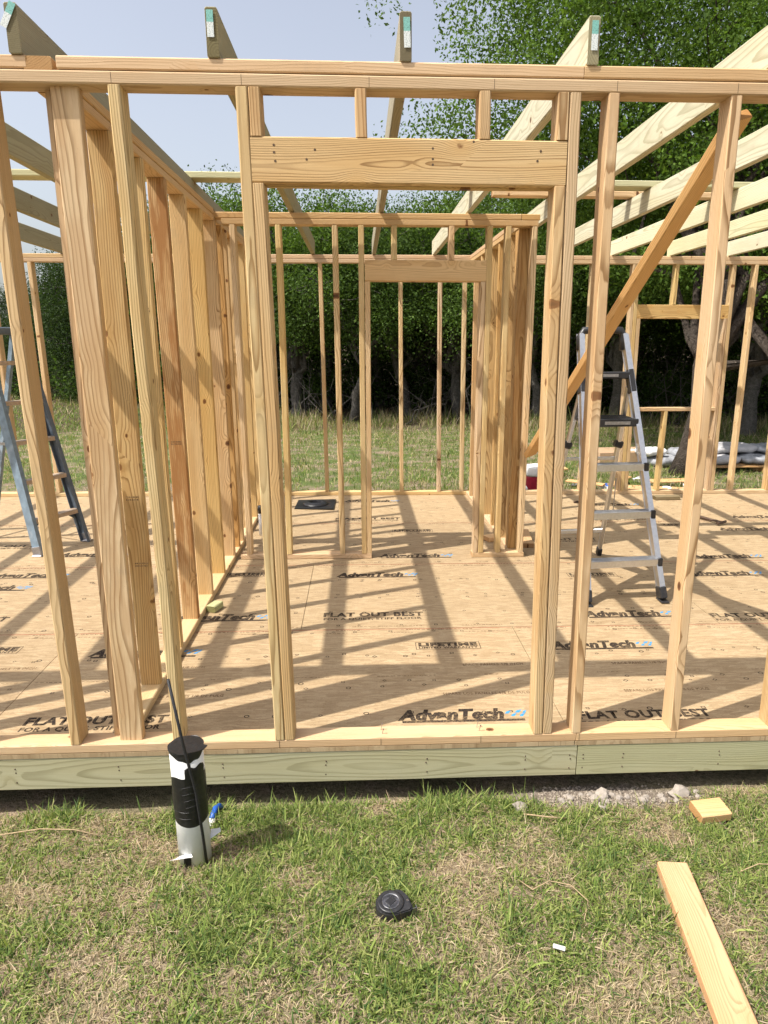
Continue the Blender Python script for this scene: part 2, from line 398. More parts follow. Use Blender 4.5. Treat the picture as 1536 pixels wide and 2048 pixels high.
class MB:
    """Collects simple solids into one mesh."""
    def __init__(s): s.v, s.f = [], []
    def add(s, vs, fs):
        b = len(s.v); s.v += [tuple(x) for x in vs]; s.f += [tuple(i + b for i in f) for f in fs]
    def box(s, c, size, rot=None, cham=0.0):
        hx, hy, hz = (x / 2 for x in size)
        c = Vector(c)
        if cham <= 0:
            vs = [Vector((sx * hx, sy * hy, sz * hz)) for sz in (-1, 1) for sx, sy in ((-1, -1), (1, -1), (1, 1), (-1, 1))]
            fs = [(3, 2, 1, 0), (4, 5, 6, 7), (0, 1, 5, 4), (1, 2, 6, 5), (2, 3, 7, 6), (3, 0, 4, 7)]
        else:
            k = cham
            ring = [(-hx + k, -hy), (hx - k, -hy), (hx, -hy + k), (hx, hy - k), (hx - k, hy), (-hx + k, hy), (-hx, hy - k), (-hx, -hy + k)]
            ins = [(x * (1 - k / hx), y * (1 - k / hy)) for x, y in ring]
            vs = [Vector((x, y, -hz)) for x, y in ins] + [Vector((x, y, -hz + k)) for x, y in ring] + [Vector((x, y, hz - k)) for x, y in ring] + [Vector((x, y, hz)) for x, y in ins]
            fs = [tuple(range(7, -1, -1)), tuple(range(24, 32))]
            for l in range(3):
                fs += [(l * 8 + i, l * 8 + (i + 1) % 8, l * 8 + 8 + (i + 1) % 8, l * 8 + 8 + i) for i in range(8)]
        if rot is not None: vs = [rot @ x for x in vs]
        s.add([x + c for x in vs], fs)
    def beam(s, p0, p1, wx, wy, hint=(0, 0, 1), cham=0.0):
        p0, p1 = Vector(p0), Vector(p1)
        z = (p1 - p0).normalized(); h = Vector(hint)
        if abs(z.dot(h)) > 0.98: h = Vector((1, 0, 0))
        y = (h - z * h.dot(z)).normalized(); x = y.cross(z)
        s.box((p0 + p1) / 2, (wx, wy, (p1 - p0).length), Matrix((x, y, z)).transposed(), cham)
    def tube(s, pts, rad, n=10, cap=True):
        pts = [Vector(p) for p in pts]
        if not isinstance(rad, (list, tuple)): rad = [rad] * len(pts)
        b = len(s.v); ref = None
        for i, p in enumerate(pts):
            d = (pts[min(i + 1, len(pts) - 1)] - pts[max(i - 1, 0)]).normalized()
            if ref is None: ref = Vector((1, 0, 0)) if abs(d.x) < 0.9 else Vector((0, 1, 0))
            x = (ref - d * ref.dot(d)).normalized(); ref = x; y = d.cross(x)
            for j in range(n):
                a = 2 * math.pi * j / n
                s.v.append(tuple(p + (x * math.cos(a) + y * math.sin(a)) * rad[i]))
        for i in range(len(pts) - 1):
            for j in range(n):
                s.f.append((b + i * n + j, b + i * n + (j + 1) % n, b + i * n + n + (j + 1) % n, b + i * n + n + j))
        if cap:
            s.f.append(tuple(b + j for j in range(n - 1, -1, -1)))
            e = b + (len(pts) - 1) * n
            s.f.append(tuple(e + j for j in range(n)))
    def lathe(s, prof, n=32, c=(0, 0, 0)):
        b = len(s.v)
        for r, z in prof:
            for j in range(n):
                a = 2 * math.pi * j / n
                s.v.append((c[0] + r * math.cos(a), c[1] + r * math.sin(a), c[2] + z))
        for i in range(len(prof) - 1):
            for j in range(n):
                s.f.append((b + i * n + j, b + i * n + (j + 1) % n, b + i * n + n + (j + 1) % n, b + i * n + n + j))
        s.f.append(tuple(b + j for j in range(n - 1, -1, -1)))
        e = b + (len(prof) - 1) * n
        s.f.append(tuple(e + j for j in range(n)))
    def prism(s, poly, z0, z1):
        b = len(s.v); n = len(poly)
        s.v += [(x, y, z0) for x, y in poly] + [(x, y, z1) for x, y in poly]
        s.f += [tuple(b + i for i in range(n - 1, -1, -1)), tuple(b + n + i for i in range(n))]
        s.f += [(b + i, b + (i + 1) % n, b + n + (i + 1) % n, b + n + i) for i in range(n)]
    def mesh(s, name, smooth=False):
        me = bpy.data.meshes.new(name); me.from_pydata(s.v, [], s.f)
        if smooth:
            me.polygons.foreach_set('use_smooth', [len(f) <= 4 for f in s.f])
        me.update(); return me
    def build(s, name, mat, parent=None, M4=None, smooth=False):
        """Vertices are in world space unless M4 is given."""
        if M4 is None:
            v = np.array(s.v); c = Vector((v.min(0) + v.max(0)) / 2)
            s.v = [tuple(Vector(x) - c) for x in s.v]
            M4 = Matrix.Translation(c)
        return link(name, s.mesh(name, smooth), mat, parent, M4)

def board(name, p0, p1, width, thick, mat, parent, hint=(0, 1, 0), color=None, stain=None, bow=0.0016, cham=0.0042):
    """A sawn board from p0 to p1: local Z along it, Y across its width (towards hint), X its thickness."""
    p0, p1 = Vector(p0), Vector(p1)
    L = (p1 - p0).length
    z = (p1 - p0).normalized(); h = Vector(hint)
    y = (h - z * h.dot(z)).normalized(); x = y.cross(z)
    M4 = Matrix((x, y, z)).transposed().to_4x4(); M4.translation = (p0 + p1) / 2
    hx, hy, k = thick / 2, width / 2, cham
    ring = [(-hx + k, -hy), (hx - k, -hy), (hx, -hy + k), (hx, hy - k), (hx - k, hy), (-hx + k, hy), (-hx, hy - k), (-hx, -hy + k)]
    b1, b2 = random.uniform(-bow, bow), random.uniform(-bow, bow)
    vs, fs = [], []
    zs = [-L / 2, -L / 2 + 0.0012, -L / 4, 0, L / 4, L / 2 - 0.0012, L / 2]
    for i, q in enumerate(zs):
        u = 1 - (2 * q / L) ** 2
        f = 0.97 if i in (0, len(zs) - 1) else 1.0
        for a, b in ring: vs.append((a * f + b1 * u, b * f + b2 * u, q))
    n = len(zs)
    fs.append(tuple(range(7, -1, -1))); fs.append(tuple(range(8 * n - 8, 8 * n)))
    for l in range(n - 1):
        fs += [(l * 8 + i, l * 8 + (i + 1) % 8, l * 8 + 8 + (i + 1) % 8, l * 8 + 8 + i) for i in range(8)]
    me = bpy.data.meshes.new(name); me.from_pydata(vs, [], fs); me.update()
    o = link(name, me, mat, parent, M4)
    cc = color or (1, 1, 1)
    if not stain: stain = random.choice((0.0, 0.0, 0.1, 0.2, 0.35)) if mat is M['pine'] else 0.0
    o.color = (cc[0], cc[1], cc[2], 1.0 - stain)
    return o

# ------------------------------------------------------------------ ground
def sm(t): t = np.clip(t, 0, 1); return t * t * (3 - 2 * t)
def gz(x, y):
    x, y = np.asarray(x, float), np.asarray(y, float)
    z = -0.215 + 0.15 * sm((-0.10 - y) / 0.90) + 0.10 * sm((-1.2 - y) / 2.5)
    z = z + 0.012 * np.sin(x * 3.1 + 1.0) * np.sin(y * 4.3) + 0.006 * np.sin(x * 9.0 + y * 7.0)
    z = z - 0.055 * sm((y + 0.13) / 0.16) * (y < 4.9) - 0.05 * sm((y - 5) / 8) + 0.35 * sm((y - 16) / 40)
    return z
def axis(a, b, lo, hi, fine, n):
    g = np.geomspace(0.02, 1, n)
    left = lo - (g * (lo - a))[::-1]; right = hi + g * (b - hi)
    return np.concatenate([left, np.arange(lo, hi + 1e-6, fine), right])
gx, gy = axis(-250, 250, -2.5, 4.5, 0.05, 24), axis(-120, 320, -2.6, 0.6, 0.05, 28)
GX, GY = np.meshgrid(gx, gy)
gv = np.stack([GX.ravel(), GY.ravel(), gz(GX, GY).ravel()], 1)
nx, ny = len(gx), len(gy)
ii = (np.arange(ny - 1)[:, None] * nx + np.arange(nx - 1)[None]).ravel()
gf = np.stack([ii, ii + 1, ii + nx + 1, ii + nx], 1)
tag(link('ground', np_mesh('ground', gv, gf.ravel(), np.full(len(gf), 4), True), M['ground']), kind='structure')

# ------------------------------------------------------------------ floor: panels, rim boards, printing
def zf(x): return 0.006 - 0.0096 * x                 # the deck is a little out of level
floor = tag(link('floor', None, None, None, Matrix.Translation((0.8, 2.4, 0))), kind='structure')
SH = -0.010                                          # the house is a touch out of square
def sx(x, y): return x + SH * y
XL, XR, YF = -4.55, 7.0, 4.834
panels = []
rows = [(0.0, 1.203, -0.82), (1.207, 2.413, 0.41), (2.417, 3.633, 2.03), (3.637, YF + 0.089, 0.86)]
for y0, y1, seam in rows:
    xs = [seam + 2.44 * k for k in range(-4, 5)]
    xs = [XL] + [x for x in xs if XL + 0.05 < x < XR - 0.05] + [XR]
    for a, b in zip(xs[:-1], xs[1:]):
        mb = MB()
        a2, b2 = a + 0.0016, b - 0.0016
        top = [(sx(a2, y0), y0, zf(a2)), (sx(b2, y0), y0, zf(b2)), (sx(b2, y1), y1, zf(b2)), (sx(a2, y1), y1, zf(a2))]
        mb.add(top + [(x, y, z - 0.0185) for x, y, z in top], [(0, 1, 2, 3), (7, 6, 5, 4), (4, 5, 1, 0), (5, 6, 2, 1), (6, 7, 3, 2), (7, 4, 0, 3)])
        o = mb.build('floor_panel', M['osb'], floor)
        panels.append((a, b, y0, y1, o))
# rim boards (treated 2x6) round the deck
RZ = -0.0195
def rim(x0, x1, y, color):
    board('rim_board', (x0, y, zf(x0) + RZ - 0.070), (x1, y, zf(x1) + RZ - 0.070), 0.140, 0.038, M['treated'], floor, (0, 0, 1), color, bow=0.0)
rim(XL, -2.0, 0.021, (0.86, 0.84, 0.74)); rim(-1.997, 1.633, 0.021, (0.86, 0.84, 0.73)); rim(1.636, XR, 0.021, (0.83, 0.83, 0.71))
rim(XL, XR, YF + 0.067, (1, 1, 1))
for x in (-0.62, -0.22, 0.19, 0.60, 1.01, 1.42, 1.605, 1.66, 1.83, 2.24):   # nail pairs that hold the rim to the joists
    mb = MB()
    for dz in (-0.045, -0.062, -0.105):
        mb.tube([(x + random.uniform(-.004, .004), 0.004, zf(x) + RZ + dz), (x, 0.0014, zf(x) + RZ + dz)], 0.0034, 8)
    mb.build('nail_heads', M['rust'], floor)['kind'] = 'stuff'
for k in range(0, 28):                              # joists under the deck
    x = -4.3 + 0.4064 * k
    board('floor_joist', (x, 0.045, zf(x) + RZ - 0.072), (sx(x, 4.8), 4.84, zf(x) + RZ - 0.072), 0.136, 0.038, M['treated'], floor, (0, 0, 1), bow=0.0)

_txt = {}
def text_mesh(body, size, shear=0.0, bold=0.0, space=1.0):
    key = (body, size, shear, bold, space)
    if key in _txt: return _txt[key]
    cu = bpy.data.curves.new('lettering', 'FONT')
    cu.body = body; cu.size = size; cu.shear = shear; cu.offset = bold * size; cu.space_character = space
    cu.resolution_u = 3
    o = bpy.data.objects.new('lettering', cu); col.objects.link(o)
    dg = bpy.context.evaluated_depsgraph_get()
    me = bpy.data.meshes.new_from_object(o.evaluated_get(dg))
    bpy.data.objects.remove(o)
    xs = [v.co.x for v in me.vertices]
    _txt[key] = (me, max(xs) if xs else 0)
    return _txt[key]
def panel_at(x, y):
    for a, b, y0, y1, o in panels:
        if a <= x - SH * y < b and y0 - 0.01 <= y < y1: return o
    return panels[0][4]
TILT = Matrix.Rotation(math.atan(0.0096), 4, 'Y')
def lay(name, me, x, y, mat, width=None, w0=1.0, stretch=1.0, dz=0.0006):
    s = 1.0 if width is None else width / w0
    M4 = Matrix.Translation((x, y, zf(x - SH * y) + dz)) @ TILT @ Matrix.Diagonal((s, stretch, 1, 1))
    if me.materials: me = me
    return link(name, me, mat, panel_at(x, y), M4)
def brand(x, y, w=0.46):
    me, mw = text_mesh('AdvanTech', 0.10, 0.22, 0.058, 1.05)
    lay('printed_lettering', me, x, y, M['ink'], w, mw, 1.15)
    mb = MB()
    mb.add([(0, 0, 0), (w * 1.16, 0, 0), (w * 1.16, 0.018, 0), (0.0, 0.018, 0)], [(0, 1, 2, 3)])
    lay('printed_underline', mb.mesh('printed_underline'), x + 0.01, y - 0.026, M['ink'])
    mb = MB()
    for dx, dy, l in ((0.00, 0.055, 0.032), (0.022, 0.032, 0.032), (0.045, 0.062, 0.038), (0.060, 0.030, 0.030), (0.078, 0.056, 0.024)):
        mb.add([(dx, dy - 0.008, 0), (dx + l * 0.5, dy - 0.010, 0), (dx + l, dy + 0.016, 0), (dx + l * 0.4, dy + 0.011, 0)], [(0, 1, 2, 3)])
    lay('printed_splash', mb.mesh('printed_splash'), x + w * 1.01, y - 0.01, M['ink_blue'])
def flat_best(x, y, w=0.60):
    me, mw = text_mesh('FLAT OUT BEST', 0.075, 0.0, 0.045, 1.08)
    lay('printed_lettering', me, x, y, M['ink'], w, mw, 1.15)
    me, mw = text_mesh('FOR A QUIET, STIFF FLOOR', 0.05, 0.0, 0.03, 1.08)
    lay('printed_lettering', me, x + 0.004, y - 0.052, M['ink'], w * 0.97, mw, 0.9)
def lifetime(x, y, w=0.35):
    me, mw = text_mesh('LIFETIME', 0.06, 0.0, 0.06, 1.1)
    lay('printed_lettering', me, x + 0.015, y + 0.038, M['ink'], w - 0.03, mw, 0.95)
    me, mw = text_mesh('LIMITED WARRANTY', 0.034, 0.0, 0.035, 1.08)
    lay('printed_lettering', me, x + 0.015, y + 0.008, M['ink'], w - 0.03, mw, 0.9)
    mb = MB(); t = 0.0035; h = 0.088
    for a, b, c, d in ((0, 0, w, t), (0, h, w, h + t), (0, t, t, h), (w - t, t, w, h)):
        mb.add([(a, b, 0), (c, b, 0), (c, d, 0), (a, d, 0)], [(0, 1, 2, 3)])
    lay('printed_frame', mb.mesh('printed_frame'), x, y - 0.004, M['ink'])
def small_text(body, x, y, w):
    me, mw = text_mesh(body, 0.034, 0.0, 0.025, 1.1)
    lay('printed_lettering', me, x, y, M['ink_soft'], w, mw, 0.95)
for x, y in ((0.911, 0.197), (3.35, 0.20), (1.768, 0.905), (-0.66, 0.90), (2.087, 1.345), (-0.35, 1.375), (0.57, 2.135), (3.05, 2.085), (-1.86, 2.20),
             (0.874, 2.585), (3.28, 2.495), (-1.55, 2.69), (0.556, 4.52), (3.9, 3.3), (4.25, 3.75), (-0.55, 3.72), (-2.0, 1.95), (3.0, 4.3)):
    brand(x, y)
for x, y in ((1.690, 0.175), (-0.690, 0.225), (0.511, 1.395), (2.84, 1.30), (-1.92, 1.40), (0.485, 3.775), (2.86, 3.735), (2.1, 3.02), (-2.3, 2.95)):
    flat_best(x, y)
for x, y in ((1.032, 0.918), (-1.40, 0.95), (2.19, 2.075), (-0.27, 2.16), (0.997, 3.315), (3.45, 3.45), (-1.5, 3.33)):
    lifetime(x, y)
for x, y in ((1.254, 0.712), (-1.18, 0.76), (-0.35, 0.74), (2.02, 0.70)):
    small_text('SPACE PANELS 1/8 INCH', x, y, 0.31)
for x, y in ((1.121, 0.412), (1.98, 0.41), (-1.32, 0.47), (-0.3, 0.44)):
    small_text('SEPARE LOS PANELES 1/8 DE PULG', x, y, 0.41)
# nail-pattern marks and lines of small print too small to read, one mesh a panel
def ring_marks(mb, x, y, kind, r=0.011):
    n = 4 if kind != 2 else 10
    ph = math.pi / 4 if kind == 0 else 0.0
    for j in range(n):
        a0, a1 = 2 * math.pi * j / n + ph, 2 * math.pi * (j + 1) / n + ph
        ri = r * 0.60
        mb.add([(x + r * math.cos(a0), y + r * math.sin(a0) * 0.95, 0), (x + r * math.cos(a1), y + r * math.sin(a1) * 0.95, 0),
                (x + ri * math.cos(a1), y + ri * math.sin(a1) * 0.95, 0), (x + ri * math.cos(a0), y + ri * math.sin(a0) * 0.95, 0)], [(0, 1, 2, 3)])
for a, b, y0, y1, o in panels:
    if y0 > 4: continue
    mb, md, mr = MB(), MB(), MB()
    for yy in (y0 + 0.05, y0 + 0.255, y0 + 0.51, y0 + 0.56, y0 + 0.84, y0 + 0.865, y1 - 0.045):
        x = a + 0.12 + random.random() * 0.1; kk = 0
        while x < b - 0.05:
            ring_marks(mb, sx(x, yy), yy + random.uniform(-0.012, 0.012), kk % 3, random.uniform(0.0095, 0.0145))
            kk += 1; x += random.choice((0.12, 0.16, 0.20, 0.245))
    for yy, hh in ((y0 + 0.030, 0.009), (y1 - 0.022, 0.010), (y1 - 0.058, 0.008), (y0 + 0.612, 0.007)):
        x = a + 0.02
        while x < b - 0.03:
            l = random.uniform(0.006, 0.022)
            md.add([(sx(x, yy), yy, 0), (sx(x + l, yy), yy, 0), (sx(x + l, yy), yy + hh * random.uniform(0.5, 1), 0), (sx(x, yy), yy + hh * random.uniform(0.5, 1), 0)], [(0, 1, 2, 3)])
            x += l + random.uniform(0.003, 0.012) if random.random() < 0.9 else 0.25
    mr.add([(sx(a + 0.01, y1), y1 - 0.008, 0), (sx(b - 0.01, y1), y1 - 0.008, 0), (sx(b - 0.01, y1), y1 - 0.0045, 0), (sx(a + 0.01, y1), y1 - 0.0045, 0)], [(0, 1, 2, 3)])
    for m_, nm, mt in ((mb, 'printed_nail_marks', 'ink'), (md, 'printed_fine_lines', 'ink_soft'), (mr, 'printed_red_line', 'ink_red')):
        if not m_.v: continue
        m_.v = [(x, y, zf(x - SH * y) + 0.0005) for x, y, z in m_.v]
        po = m_.build(nm, M[mt], o)
        po['kind'] = 'stuff'

# ------------------------------------------------------------------ framed walls
T, D = 0.038, 0.089
ZT, ZB_, ZFAR = 2.374, 2.350, 2.345
def col_var(): 
    a = random.uniform(0.95, 1.05); return (a, a * random.uniform(0.97, 1.02), a * random.uniform(0.93, 1.04))

front = thing('wall_frame', 'open stud wall nearest the camera with the wide doorway and header', 'wall frame', (0.8, 0.045, 0))
def fstud(name, xb, xt, z0=None, z1=ZT, color=None, y=None, mat='pine', stain=0.0, parent=front, yw=0.0445):
    z0 = zf(xb) + T if z0 is None else z0
    yy = yw + random.uniform(-0.0015, 0.0015) if y is None else y
    return board(name, (xb, yy, z0), (xt, yy, z1 - 0.0005), D, T, M[mat], parent, (0, 1, 0), color or col_var(), stain)
def plates(parent, segs, y, z, name, mat='fir', wd=D):
    for x0, x1, colr in segs:
        board(name, (x0 + 0.0008, y, z(x0) + T / 2), (x1 - 0.0008, y, z(x1) + T / 2), wd, T, M[mat], parent, (0, 1, 0), colr, bow=0.0006)
plates(front, [(XL, -2.03, None), (-2.03, 1.6256, (1.06, 1.0, 1.04)), (1.6256, XR, (1.05, 0.99, 1.02))], 0.0445, zf, 'bottom_plate')
plates(front, [(XL, -1.6, None), (-1.6, 3.2, (0.98, 0.96, 0.92)), (3.2, XR, None)], 0.0445, lambda x: ZT, 'top_plate')
plates(front, [(XL, -0.256, (1.0, 0.93, 0.9)), (-0.166, 1.514, (1.02, 0.97, 0.93)), (1.514, XR, (1.0, 0.92, 0.80))], 0.0475, lambda x: ZT + T + 0.0035, 'top_plate')
for k in list(range(-10, -1)) + list(range(6, 13)):
    fstud('stud', 0.0225 + 0.4064 * k, 0.006 + 0.4064 * k)
fstud('stud', -0.376, -0.400, color=(0.98, 0.93, 0.84))
fstud('stud', 0.021, 0.005, color=(1.0, 1.02, 1.02))
fstud('stud', 1.625, 1.618, color=(1.02, 0.98, 0.94))
fstud('stud', 2.037, 2.033, color=(1.05, 0.99, 0.93))
fstud('king_stud', 0.421, 0.404, color=(1.0, 1.0, 1.0))
fstud('king_stud', 1.505, 1.4895, color=(0.98, 0.94, 0.84))
HZ0, HZ1 = 2.091, 2.2305
fstud('jack_stud', 0.4605, 0.4435, z1=HZ0, color=(0.98, 0.9, 0.8))
fstud('jack_stud', 1.4655, 1.4505, z1=HZ0, color=(1.02, 0.97, 0.9))
for x, z1 in ((0.4435, ZT), (0.785, ZT), (1.19, ZT), (1.4500, ZT)):
    fstud('cripple_stud', x + 0.001, x, HZ1, z1, (0.97, 0.9, 0.84))
hd = []
for y, c_ in ((0.0195, (1.0, 0.93, 0.84)), (0.069, (0.95, 0.9, 0.82))):
    hd.append(board('header', (0.4245, y, (HZ0 + HZ1) / 2), (1.4695, y, (HZ0 + HZ1) / 2 - 0.002), 0.139, T, M['pine'], front, (0, 0, 1), c_))
mb = MB()                                            # nail holes in the header face
for x, z in ((0.50, 2.205), (0.50, 2.183), (0.503, 2.157), (0.633, 2.192), (0.605, 2.163), (1.02, 2.20), (1.02, 2.168), (1.02, 2.151), (1.38, 2.196), (1.37, 2.166), (1.155, 2.222)):
    mb.tube([(x, 0.002, z), (x, -0.0004, z)], 0.0042, 8)
mb.build('nail_hole', M['pencil'], hd[0])
# two flat boards where the left partition meets this wall
board('partition_stud', (-0.168, 0.045, zf(-0.168) + T), (-0.158, 0.045, ZT), D, T, M['pine'], front, (1, 0, 0), (1.04, 1.0, 0.92), 0.35)
board('partition_stud', (-0.205, 0.0845, zf(-0.2) + T), (-0.190, 0.0845, ZT), D, T, M['pine'], front, (1, 0, 0), (0.90, 0.84, 0.76), 0.1)
for x, y, h in ((0.826, 0.060, 0.030), (0.83, 0.030, 0.022), (1.222, 0.062, 0.028), (1.228, 0.034, 0.026)):   # nails left standing in the sill
    mb = MB(); z_ = zf(x) + T; mb.tube([(x, y, z_ - 0.004), (x + 0.006, y - 0.004, z_ + h)], 0.0016, 6); mb.tube([(x + 0.006, y - 0.004, z_ + h), (x + 0.0063, y - 0.004, z_ + h + 0.0015)], 0.0035, 8)
    mb.build('nail', M['steel'], front)
# pencil layout marks on the plates
mb = MB()
for k in range(0, 6):
    x = 0.4064 * k
    mb.box((x, -0.0004, ZT + 0.019), (0.0016, 0.0006, 0.030))
    mb.box((x + 0.012, -0.0004, zf(x) + 0.019), (0.0016, 0.0006, 0.030))
mb.build('pencil_marks', M['pencil'], front)['kind'] = 'stuff'

# left partition, running from the front wall to the far wall
partL = thing('wall_frame', 'long partition of broad-faced studs running back from the front wall at left', 'wall frame', (-0.22, 2.45, 0))
XA = -0.1785 - 0.0445
def ax(y): return XA + SH * y
def lboard(name, y0, y1, z, colr=None, mat='fir', xo=0.0, parent=partL, axf=ax):
    board(name, (axf(y0) + xo, y0 + 0.0008, z + T / 2), (axf(y1) + xo, y1 - 0.0008, z + T / 2), D, T, M[mat], parent, (1, 0, 0), colr, bow=0.0006)
lboard('bottom_plate', 0.09, 2.45, zf(-0.2)); lboard('bottom_plate', 2.45, YF - 0.001, zf(-0.2))
lboard('top_plate', 0.09, YF - 0.001, ZT - 0.002, (0.95, 0.87, 0.74))
lboard('top_plate', 0.003, 2.557, ZT + T + 0.0005, (0.93, 0.82, 0.70)); lboard('top_plate', 2.648, YF + 0.02, ZT + T - 0.002, (0.93, 0.85, 0.74))
ys = [0.498, 0.905, 1.30, 1.706, 2.125, 2.54, 2.77, 2.95, 3.359, 3.75, 4.15, 4.55]
stn = [0.3, 0.1, 0.95, 0.15, 0.0, 0.0, 0.1, 0.05, 0, 0, 0, 0.1]
cls = [(0.98, 0.9, 0.78), (1.0, 0.96, 0.86), (0.92, 0.80, 0.66), (1.0, 0.93, 0.8), (1.05, 0.95, 0.72), (1.02, 0.95, 0.82), (0.85, 0.7, 0.52)] + [(1.0, 0.94, 0.8)] * 5
for y, s_, c_ in zip(ys, stn, cls):
    j = random.uniform(-0.003, 0.003)
    board('stud', (ax(y) + j, y + 0.019, zf(-0.2) + T), (ax(y) - j + 0.004, y + 0.019 + random.uniform(-0.004, 0.004), ZT - 0.003), D, T, M['pine'], partL, (1, 0, 0), c_, s_)

# faint grade stamps on the broad faces
for y, zc, dx_ in ((0.498, 0.92, 0.0), (0.498, 0.62, 0.01), (1.30, 1.05, 0.0), (1.706, 0.98, 0.0), (1.706, 0.70, 0.005), (0.905, 1.72, 0.0), (2.125, 1.35, 0.0)):
    mb = MB(); yy = y - 0.0012
    for row in range(2):
        x = ax(y) - 0.028 + dx_
        while x < ax(y) + 0.026 + dx_:
            l = random.uniform(0.003, 0.007)
            mb.add([(x, yy, zc + row * 0.012), (x + l, yy, zc + row * 0.012), (x + l, yy, zc + row * 0.012 + 0.007), (x, yy, zc + row * 0.012 + random.uniform(0.004, 0.007))], [(0, 1, 2, 3)])
            x += l + random.uniform(0.0015, 0.004)
    mb.build('grade_stamp', M['ink_soft'], partL)['kind'] = 'stuff'
# middle partition with its doorway
YB = 2.557
mid = thing('wall_frame', 'short inner stud wall across the middle with a narrow doorway and header', 'wall frame', (0.9, YB + 0.045, 0))
def bstud(name, xb, xt, z0=None, z1=ZB_, color=None, y=YB + 0.0445):
    return fstud(name, xb, xt, z0, z1, color, y + random.uniform(-0.0015, 0.0015), 'pine', random.choice((0, 0, 0.15)), mid)
plates(mid, [(-0.165, 0.812, (1.03, 1, 0.97)), (1.575, 1.972, (1.03, 1, 0.97))], YB + 0.0445, zf, 'bottom_plate')
plates(mid, [(-0.160, 1.984, (1.0, 0.93, 0.8))], YB + 0.0445, lambda x: ZB_, 'top_plate')
plates(mid, [(-0.245, 1.865, (0.98, 0.88, 0.72)), (1.867, 1.994, (0.9, 0.78, 0.62))], YB + 0.0445, lambda x: ZB_ + T + 0.001, 'top_plate')
for xb, xt in ((-0.10, -0.09), (0.196, 0.214), (0.592, 0.594)): bstud('stud', xb, xt)
bstud('king_stud', 0.756, 0.772); bstud('jack_stud', 0.794, 0.809, z1=1.990)
bstud('king_stud', 1.640, 1.652); bstud('jack_stud', 1.600, 1.613, z1=1.990)
bstud('stud', 1.772, 1.780); bstud('stud', 1.946, 1.962)
for x in (0.995, 1.389): bstud('cripple_stud', x, x, 2.1305, ZB_)
for y, c_ in ((YB + 0.0195, (1.0, 0.95, 0.82)), (YB + 0.069, None)):
    h_ = board('header', (0.7925, y, 2.0605), (1.6315, y, 2.0585), 0.139, T, M['fir'], mid, (0, 0, 1), c_)

# right partition from the middle wall to the far wall
partR = thing('wall_frame', 'short partition running back to the far wall behind the doorway, right side', 'wall frame', (1.93, 3.7, 0))
def cx_(y): return 1.914 + SH * (y - 2.65)
lboard('bottom_plate', YB + 0.090, YF - 0.001, zf(1.9), parent=partR, axf=cx_)
lboard('top_plate', YB + 0.090, YF - 0.001, ZB_ - 0.001, (1.0, 0.93, 0.8), parent=partR, axf=cx_)
lboard('top_plate', YB + 0.090, YF + 0.02, ZB_ + T - 0.001, (1.0, 0.93, 0.8), parent=partR, axf=cx_)
for y, s_ in ((2.66, 0.5), (2.98, 0.2), (3.38, 0.5), (3.79, 0.1), (4.2, 0), (4.6, 0)):
    board('stud', (cx_(y), y + 0.019, zf(1.9) + T), (cx_(y) + 0.004, y + 0.019, ZB_ - 0.002), D, T, M['pine'], partR, (1, 0, 0), random.choice(((0.95, 0.84, 0.66), (1.0, 0.92, 0.76))), s_)
board('stud', (cx_(2.75) - 0.02, 2.745, zf(1.9) + T), (cx_(2.75) - 0.02, 2.745, ZB_ - 0.002), D, T, M['pine'], partR, (0, 1, 0), (0.95, 0.82, 0.64), 0.3)

# far wall with a window opening
back = thing('wall_frame', 'far exterior stud wall with the square window opening, lawn behind it', 'wall frame', (0.8, YF + 0.045, 0))
plates(back, [(XL, -1.2, None), (-1.2, 2.4, (1.04, 1, 0.96)), (2.4, XR, None)], YF + 0.0445, zf, 'bottom_plate')
plates(back, [(XL, 1.2, None), (1.2, XR, None)], YF + 0.0445, lambda x: ZFAR, 'top_plate')
plates(back, [(XL, -0.9, None), (-0.9, 3.0, (1.05, 1.0, 0.95)), (3.0, XR, None)], YF + 0.0445, lambda x: ZFAR + T + 0.001, 'top_plate')
def kstud(name, xb, xt, z0=None, z1=ZFAR, color=None):
    return fstud(name, xb, xt, z0, z1, color, YF + 0.0445 + random.uniform(-0.001, 0.001), 'pine', random.choice((0, 0, 0.25)), back)
for k in list(range(-12, 8)): 
    x = 0.356 + 0.3985 * k
    if k == 7: x = 3.10
    kstud('stud', x + 0.002, x - 0.002)
for x in (1.80, 1.93, 2.06): kstud('stud', x, x)
kstud('king_stud', 3.520, 3.520); kstud('jack_stud', 3.602, 3.602, z1=1.815)
kstud('king_stud', 3.561, 3.561)
kstud('king_stud', 4.566, 4.560); kstud('jack_stud', 4.526, 4.520, z1=1.815)
kstud('stud', 4.786, 4.793); kstud('stud', 5.190, 5.195); kstud('stud', 5.6, 5.6); kstud('stud', 6.0, 6.0)
kstud('cripple_stud', 3.960, 3.966, 1.954); kstud('cripple_stud', 3.955, 3.975, None, 0.866)
board('header', (3.5805, YF + 0.020, 1.884), (4.5405, YF + 0.020, 1.880), 0.139, T, M['pine'], back, (0, 0, 1), (0.95, 0.86, 0.7))
board('window_sill', (3.6215, YF + 0.0445, 0.886), (4.507, YF + 0.0445, 0.884), D, T, M['pine'], back, (0, 1, 0), (1.0, 0.95, 0.85))

# temporary diagonal brace
br = board('diagonal_brace', (2.105, 0.115, 2.345), (1.975, 2.50, 0.79), D, T, M['fir'], None, (0.85, -0.15, 0.5), (1.2, 1.0, 0.74))
tag(br, 'orange diagonal two-by-four brace rising to the right behind the front studs', 'brace')

